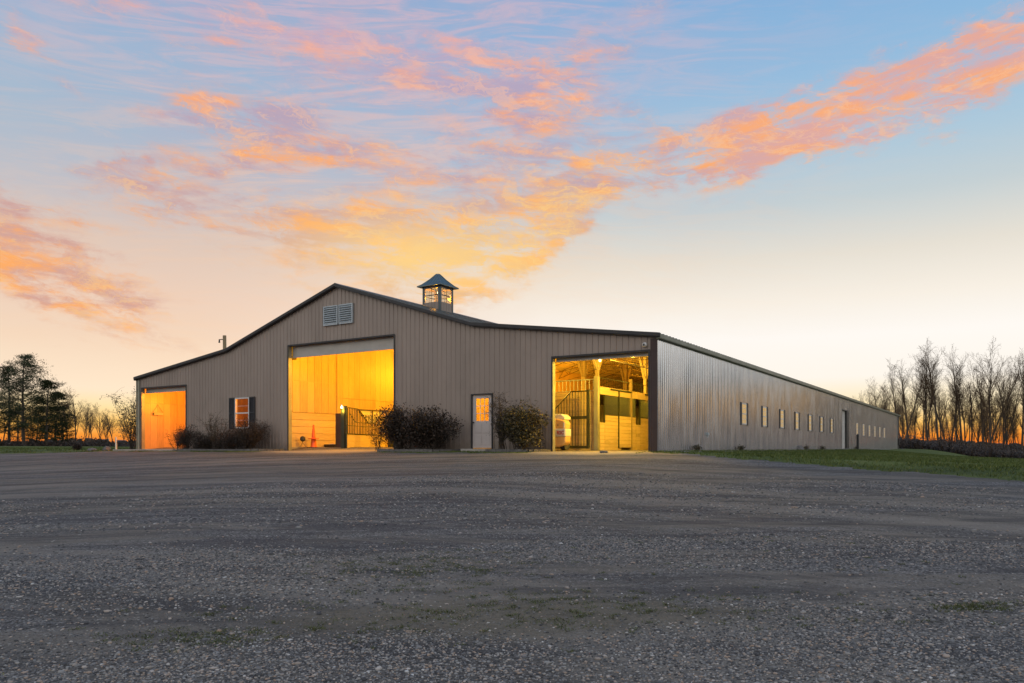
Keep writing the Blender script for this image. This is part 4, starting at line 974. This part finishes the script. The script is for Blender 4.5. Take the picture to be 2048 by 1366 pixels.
def place(t, px, D, label, cat, group, rz=None, s=1.0, sink=.1):
    x, y, _ = ray(px, D); t.location = (x, y, gz(x, y)-sink); t.rotation_euler = (0, 0, random.random()*6.28 if rz is None else rz); t.scale = (s, s, s*random.uniform(.97, 1.03)); return tag(t, label, cat, group)
# left: pines and bare trees
P1, P2, P3 = pine(12, 3), pine(10.5, 8, .16), pine(9, 15, .14)
place(P1, 48, 102, 'tallest pine at the far left beyond the lawn', 'pine tree', 'pines left of the barn', s=1.0)
place(P2, 18, 106, 'broad pine at the left frame edge, partly behind the tallest pine', 'pine tree', 'pines left of the barn', s=1.02)
place(P3, 93, 100, 'medium pine right of the tallest pine', 'pine tree', 'pines left of the barn', s=.95)
c = copy_tree(P3); place(c, 110, 108, 'slender pine standing second from the right of the pine clump', 'pine tree', 'pines left of the barn', s=.84)
c = copy_tree(P2); place(c, 36, 118, 'shorter pine set behind the tallest pine', 'pine tree', 'pines left of the barn', s=.62)
c = copy_tree(P3); place(c, 128, 112, 'lowest pine at the right end of the pine clump', 'pine tree', 'pines left of the barn', s=.66)
c = copy_tree(P1); place(c, -14, 108, 'pine cut by the left frame edge', 'pine tree', 'pines left of the barn', s=.8)
c = copy_tree(P3); place(c, 72, 115, 'small pine between the two taller pines', 'pine tree', 'pines left of the barn', s=.66)
BT = [make_tree('bare_tree', bare_tree(11, 21, .62, .18, .9), M['bark'], M['twig']), make_tree('bare_tree', bare_tree(11, 33, .45, .3, .9), M['bark'], M['twig']),
      make_tree('bare_tree', bare_tree(11, 45, .35, .35, .8, 2), M['bark'], M['twig']), make_tree('bare_tree', bare_tree(11, 57, .4, .25, .8, 3), M['bark'], M['twig'])]
used = [False]*4
def bt(k):
    if not used[k]: used[k] = True; return BT[k]
    return copy_tree(BT[k])
random.seed(5)
LG = 'bare trees left of the barn'
left_trees = [(152, 105, 0, .62, 'spreading bare tree in the middle of the left tree line'), (135, 112, 1, .58, 'bare tree just right of the pines'), (200, 108, 0, .46, 'round bare tree between the pines and the barn'),
 (172, 118, 3, .52, 'bare tree behind the spreading one'), (226, 112, 1, .42, 'short bare tree left of the barn-side thicket'), (120, 120, 2, .5, 'thin bare tree behind the slender pine'), (6, 118, 1, .66, 'bare tree at the left frame edge behind the pines'),
 (62, 122, 3, .55, 'bare tree seen between the pine trunks'), (186, 124, 1, .48, 'far bare tree in the gap of the left tree line'), (248, 118, 0, .42, 'bare tree behind the barn-side thicket'), (90, 125, 0, .5, 'low bare tree behind the medium pine'), (212, 126, 3, .42, 'bare tree in the haze of the sunset nearest the barn')]
for (px, D, k, s, lb) in left_trees: place(bt(k), px, D, lb, 'bare tree', LG, s=s)
RG = 'bare trees of the wood right of the barn'
KW = dict(l0=.40, lv=(7, 5, 3), thick=.8)
TT = [make_tree('bare_tree', bare_tree(14, 61, .24, .30, 1.0, **KW), M['bark'], M['twig']), make_tree('bare_tree', bare_tree(14, 73, .20, .42, 1.0, **KW), M['bark'], M['twig']),
      make_tree('bare_tree', bare_tree(14, 85, .24, .25, .9, 2, **KW), M['bark'], M['twig']), make_tree('bare_tree', bare_tree(14, 97, .22, .35, .8, 3, **KW), M['bark'], M['twig'])]
tused = [False]*4
def tt_(k):
    if not tused[k]: tused[k] = True; return TT[k]
    return copy_tree(TT[k])
# front rank, one by one, then the ranks behind
front = [(1745, 118, 3, .80), (1762, 112, 1, .72), (1808, 104, 2, .98), (1818, 110, 1, .92), (1856, 106, 0, 1.04), (1878, 104, 1, 1.06), (1896, 108, 2, 1.02), (1926, 106, 1, 1.04), (1942, 112, 0, .92), (1968, 105, 2, 1.1),
         (1984, 104, 0, 1.12), (2003, 108, 3, 1.0), (2016, 112, 1, .95), (2042, 104, 1, 1.06), (2060, 106, 0, 1.05)]
words = ['tall forked bare tree rising behind the far roof corner', 'straight bare tree over the far end of the roof', 'many stemmed tall bare tree just right of the barn end', 'tall bare tree right behind the barn end tree',
 'tall bare tree left of centre in the right wood', 'tall bare tree paired closely with its left neighbour in the right wood', 'twin stemmed bare tree in the middle of the right wood', 'Y shaped bare tree in the middle of the right wood',
 'thinner bare tree behind the Y shaped one', 'tallest twin stemmed tree of the right wood', 'tallest single trunk of the right wood', 'triple stemmed bare tree near the right frame edge', 'slim bare tree near the right frame edge',
 'tall bare tree cut by the right frame edge', 'bare tree just past the right frame edge']
for (px, D, k, s), lb in zip(front, words): place(tt_(k), px, D, lb, 'bare tree', RG, s=s*.88)
random.seed(17)
n = 0
for k in range(62):
    px = 1700 + (k+random.random())*430/62; D = random.uniform(112, 150)
    s = random.uniform(.38, .78)*(.75 if px < 1800 else 1)
    place(tt_(random.randrange(4)), px, D, 'bare tree crowded among others in the back ranks of the right wood', 'bare tree', 'back rank trees of the right wood', s=s)
for k in range(0):     # the wood goes on past the frame, where the side wall mirrors it
    a = R(36+k*3.2); D = random.uniform(80, 120); x, y = D*math.sin(a), D*math.cos(a)
    t = tt_(random.randrange(4)); t.location = (x, y, gz(x, y)-.1); t.rotation_euler = (0, 0, random.random()*6.28); s = random.uniform(.6, .95); t.scale = (s, s, s)
    pass; tag(t, 'bare tree of the right wood beyond the frame', 'bare tree', 'right wood trees beyond the frame')
# thickets: tangled undergrowth reading as one mass
def thicket(name, pts_fn, n, hgt, label):
    random.seed(len(name)*3); V = []; F = []
    mb = MB()
    for _ in range(n):
        x, y, h = pts_fn(); z = gz(x, y)-.1; hh = h*random.uniform(.4, 1.05)*(1 if random.random() < .93 else 1.7)*(.8+.3*math.sin(x*.9)*math.sin(x*.37+1))
        for _ in range(5):
            a = random.random()*6.28; tp = (x+math.cos(a)*hh*.35*random.random(), y+math.sin(a)*hh*.35, z+hh*random.uniform(.6, 1)); r = random.uniform(.02, .045)
            mb.tube((x, y, z), tp, r, .008, n=3, cap=False)
        for _ in range(26):
            p = Vector((x+random.gauss(0, .6), y+random.gauss(0, .5), z+hh*random.random()**.8*.92)); d1 = Vector((random.gauss(0, 1), random.gauss(0, 1), random.gauss(0, 1))).normalized()*random.uniform(.12, .28); d2 = d1.orthogonal().normalized()*random.uniform(.05, .11)
            mb.quad(p-d2, p+d2, p+d1)
    o = mb.build(name, M['leafdark']); return tag(o, label, 'undergrowth', kind='stuff')
def rp():
    px = random.uniform(1770, 2110); D = random.uniform(97, 112); x, y, _ = ray(px, D); return x, y, 1.9
def lp():
    px = random.uniform(-60, 276); D = random.uniform(100, 112); x, y, _ = ray(px, D); return x, y, .85
thicket('undergrowth', rp, 1500, 2.2, 'dark tangled undergrowth at the foot of the right wood')
thicket('brush_line', lp, 900, 1.6, 'dark low brush along the left tree line')
# distant wooded ridge closing the horizon
def ridge(name, a0, a1, D, h0, label):
    random.seed(int(D)); mb = MB(); n = 900
    for k in range(n):
        a = R(a0+(a1-a0)*random.random()); d = D*random.uniform(.96, 1.06); x, y = d*math.sin(a), d*math.cos(a); h = h0*random.uniform(.6, 1.1); z = gz(x, y)-1
        i = len(mb.v); r = random.uniform(1.2, 3)
        for j in range(6): mb.v.append((x+r*math.cos(j*1.047), y+r*math.sin(j*1.047), z))
        for j in range(6): mb.v.append((x+r*.7*math.cos(j*1.047)+random.uniform(-.4, .4), y+r*.7*math.sin(j*1.047), z+h*random.uniform(.75, 1)))
        mb.f += [(i+j, i+(j+1) % 6, i+6+(j+1) % 6, i+6+j) for j in range(6)] + [tuple(range(i+6, i+12))]
    o = mb.build(name, M['leafdark']); tag(o, label, 'woods', kind='stuff')
ridge('far_woods', -60, 75, 330, 4.2, 'low dark line of distant woods on the horizon')
# barn-side shrubs
def shrub(u, v, Wd, H, nst, nleaf, mt, name, label, seed, leaf=.045, group=None, fill=1.0, lean=0.0):
    random.seed(seed); st_ = MB(); lf = MB(); tips = []
    for k in range(nst):
        a = random.random()*6.283; ti = random.uniform(.05, 1)*Wd/H*.72
        p = strand(st_, (random.gauss(0, Wd*.07), random.gauss(0, .08), 0), (math.cos(a)*ti+lean, math.sin(a)*ti*.7, 1), .016, .006, H*random.uniform(.55, 1), 6, .10, 4, .02)
        tips += p[1:]
        for q in p[2:]:
            for _ in range(3):
                b = strand(st_, q, (random.gauss(0, 1), random.gauss(0, .8), random.uniform(-.1, 1.3)), .007, .003, H*random.uniform(.10, .26), 3, .2, 3); tips += b
    lobes = [(random.gauss(0, .24)*Wd, random.gauss(0, .10)*Wd, H*random.uniform(.3, .74), Wd*random.uniform(.13, .25)) for _ in range(16)] if nleaf > 4000 else []
    for _ in range(nleaf):
        q = random.choice(tips)
        if lobes and random.random() < .6:
            lb_ = random.choice(lobes); dv_ = Vector((random.gauss(0, 1), random.gauss(0, 1), random.gauss(0, 1))).normalized()*lb_[3]*random.uniform(.55, 1.05)
            q = Vector(lb_[:3])+dv_
            if q.y > .6: q.y = .6
        s_ = random.uniform(.5, 1.3)*leaf
        p = q + Vector((random.gauss(0, .07), random.gauss(0, .07), random.gauss(0, .06)))*fill
        if p.z < .03: p.z = random.uniform(.03, .2)
        d1 = Vector((random.gauss(0, 1), random.gauss(0, 1), random.gauss(0, .8))).normalized(); d2 = d1.orthogonal().normalized(); d2.rotate(Matrix.Rotation(random.random()*6.28, 3, d1))
        lf.quad(p, p+d1*s_*.5+d2*s_*.33, p+d1*s_, p+d1*s_*.5-d2*s_*.33)
    t = tag(empty(name, W(u, v, -.10), BROT), label, 'shrub', group); st_.build('stems', M['bark'], t); lf.build('leaves', mt, t); return t
SG = 'shrubs along the barn front'
shrub(24.3, -.8, 1.5, 1.25, 18, 6000, M['leafdark'], 'shrub', 'dark shrub at the right edge of the left doorway', 1, group=SG)
shrub(25.1, -.75, 1.0, .95, 8, 800, M['leafdark'], 'shrub', 'sparse red-tinged twigs reaching before the left doorway', 2, group=SG)
shrub(23.1, -.6, 1.9, .62, 24, 8000, M['leafdark'], 'shrub', 'lowest dark bush under the wall left of the front window', 3, group=SG, leaf=.055)
shrub(22.0, -.75, 1.9, 2.05, 13, 2300, M['leafmix'], 'shrub', 'tall wispy shrub reaching up to the left shutter', 4, group=SG, leaf=.035)
shrub(21.0, -.6, 1.9, .95, 22, 7500, M['leafdark'], 'shrub', 'dense bush right under the front window', 5, group=SG)
shrub(19.75, -.75, 1.9, 1.5, 26, 9000, M['leafdark'], 'shrub', 'rounded dark bush right of the front window', 6, group=SG)
shrub(10.5, -.75, 2.3, 1.8, 30, 9000, M['leafdark'], 'shrub', 'big dark shrub at the right edge of the middle doorway', 7, group=SG, leaf=.075)
shrub(8.95, -.75, 2.4, 1.62, 30, 9000, M['leafdark'], 'shrub', 'big dark shrub midway between the middle doorway and the entry door', 8, group=SG, leaf=.075)
shrub(11.6, -.9, 1.0, 1.05, 6, 450, M['leafdark'], 'shrub', 'thin twigs poking across the middle doorway', 9, group=SG)
shrub(5.65, -.75, 1.2, 2.05, 14, 2600, M['leafdark'], 'shrub', 'open twiggy shrub beside the entry door', 10, group=SG, leaf=.04)
shrub(4.85, -.75, 1.85, 1.75, 26, 8500, M['leafmix'], 'shrub', 'leafy brown green shrub left of the right doorway', 11, group=SG, leaf=.075)
# crape myrtle thicket by the left corner
shrub(31.6, .8, 2.3, 3.4, 18, 2600, M['leafmix'], 'crape_myrtle', 'tall many stemmed crape myrtle by the left barn corner', 12, leaf=.07)
shrub(33.0, 3.5, 2.6, 2.9, 12, 1500, M['leafmix'], 'crape_myrtle', 'shorter crape myrtle leaning left of the tall one', 13, leaf=.07, lean=-.15)
shrub(33.8, -1.0, .8, .35, 14, 2400, M['leafdark'], 'shrub', 'small clipped round bush on the left lawn edge', 14, leaf=.04)
for k, v in enumerate((3.3, 8.9, 22.2, 27.0, 41.5)):
    shrub(-.3, v, .5, .22, 6, 300, M['leafmix'], 'weed_clump', ['weed clump at the foot of the side wall near the corner', 'weed clump at the side wall before the first window', 'weed clump at the side wall below the fourth window', 'weed clump at the side wall below the sixth window', 'weed clump past the black bollard'][k], 30+k, leaf=.05)
# gravel drip line along the side wall
def drip():
    n = 9000; u = -rs.rand(n)*.9-.05; v = rs.rand(n)**1.4*60; x = CX-cA*u+sA*v; y = CY+sA*u+cA*v; s = rs.uniform(.02, .045, n); z = terrain(x, y)
    octa = np.array([(1,0,0),(0,1,0),(-1,0,0),(0,-1,0),(0,0,1)], float); OF = np.array([(0,1,4),(1,2,4),(2,3,4),(3,0,4)])
    V = octa[None]*(1+rs.uniform(-.3, .3, (n, 5, 1)))*s[:, None, None]*np.array([1.2, 1, .7]) + np.stack([x, y, z], 1)[:, None]
    bigmesh('drip_line_stones', V.reshape(-1, 3), (OF[None]+(np.arange(n)*5)[:, None, None]).reshape(-1, 3), M['stone'], 'stuff')['label'] = 'grey stones along the foot of the side wall'
drip(); bpy.data.objects['drip_line_stones']['category'] = 'gravel'
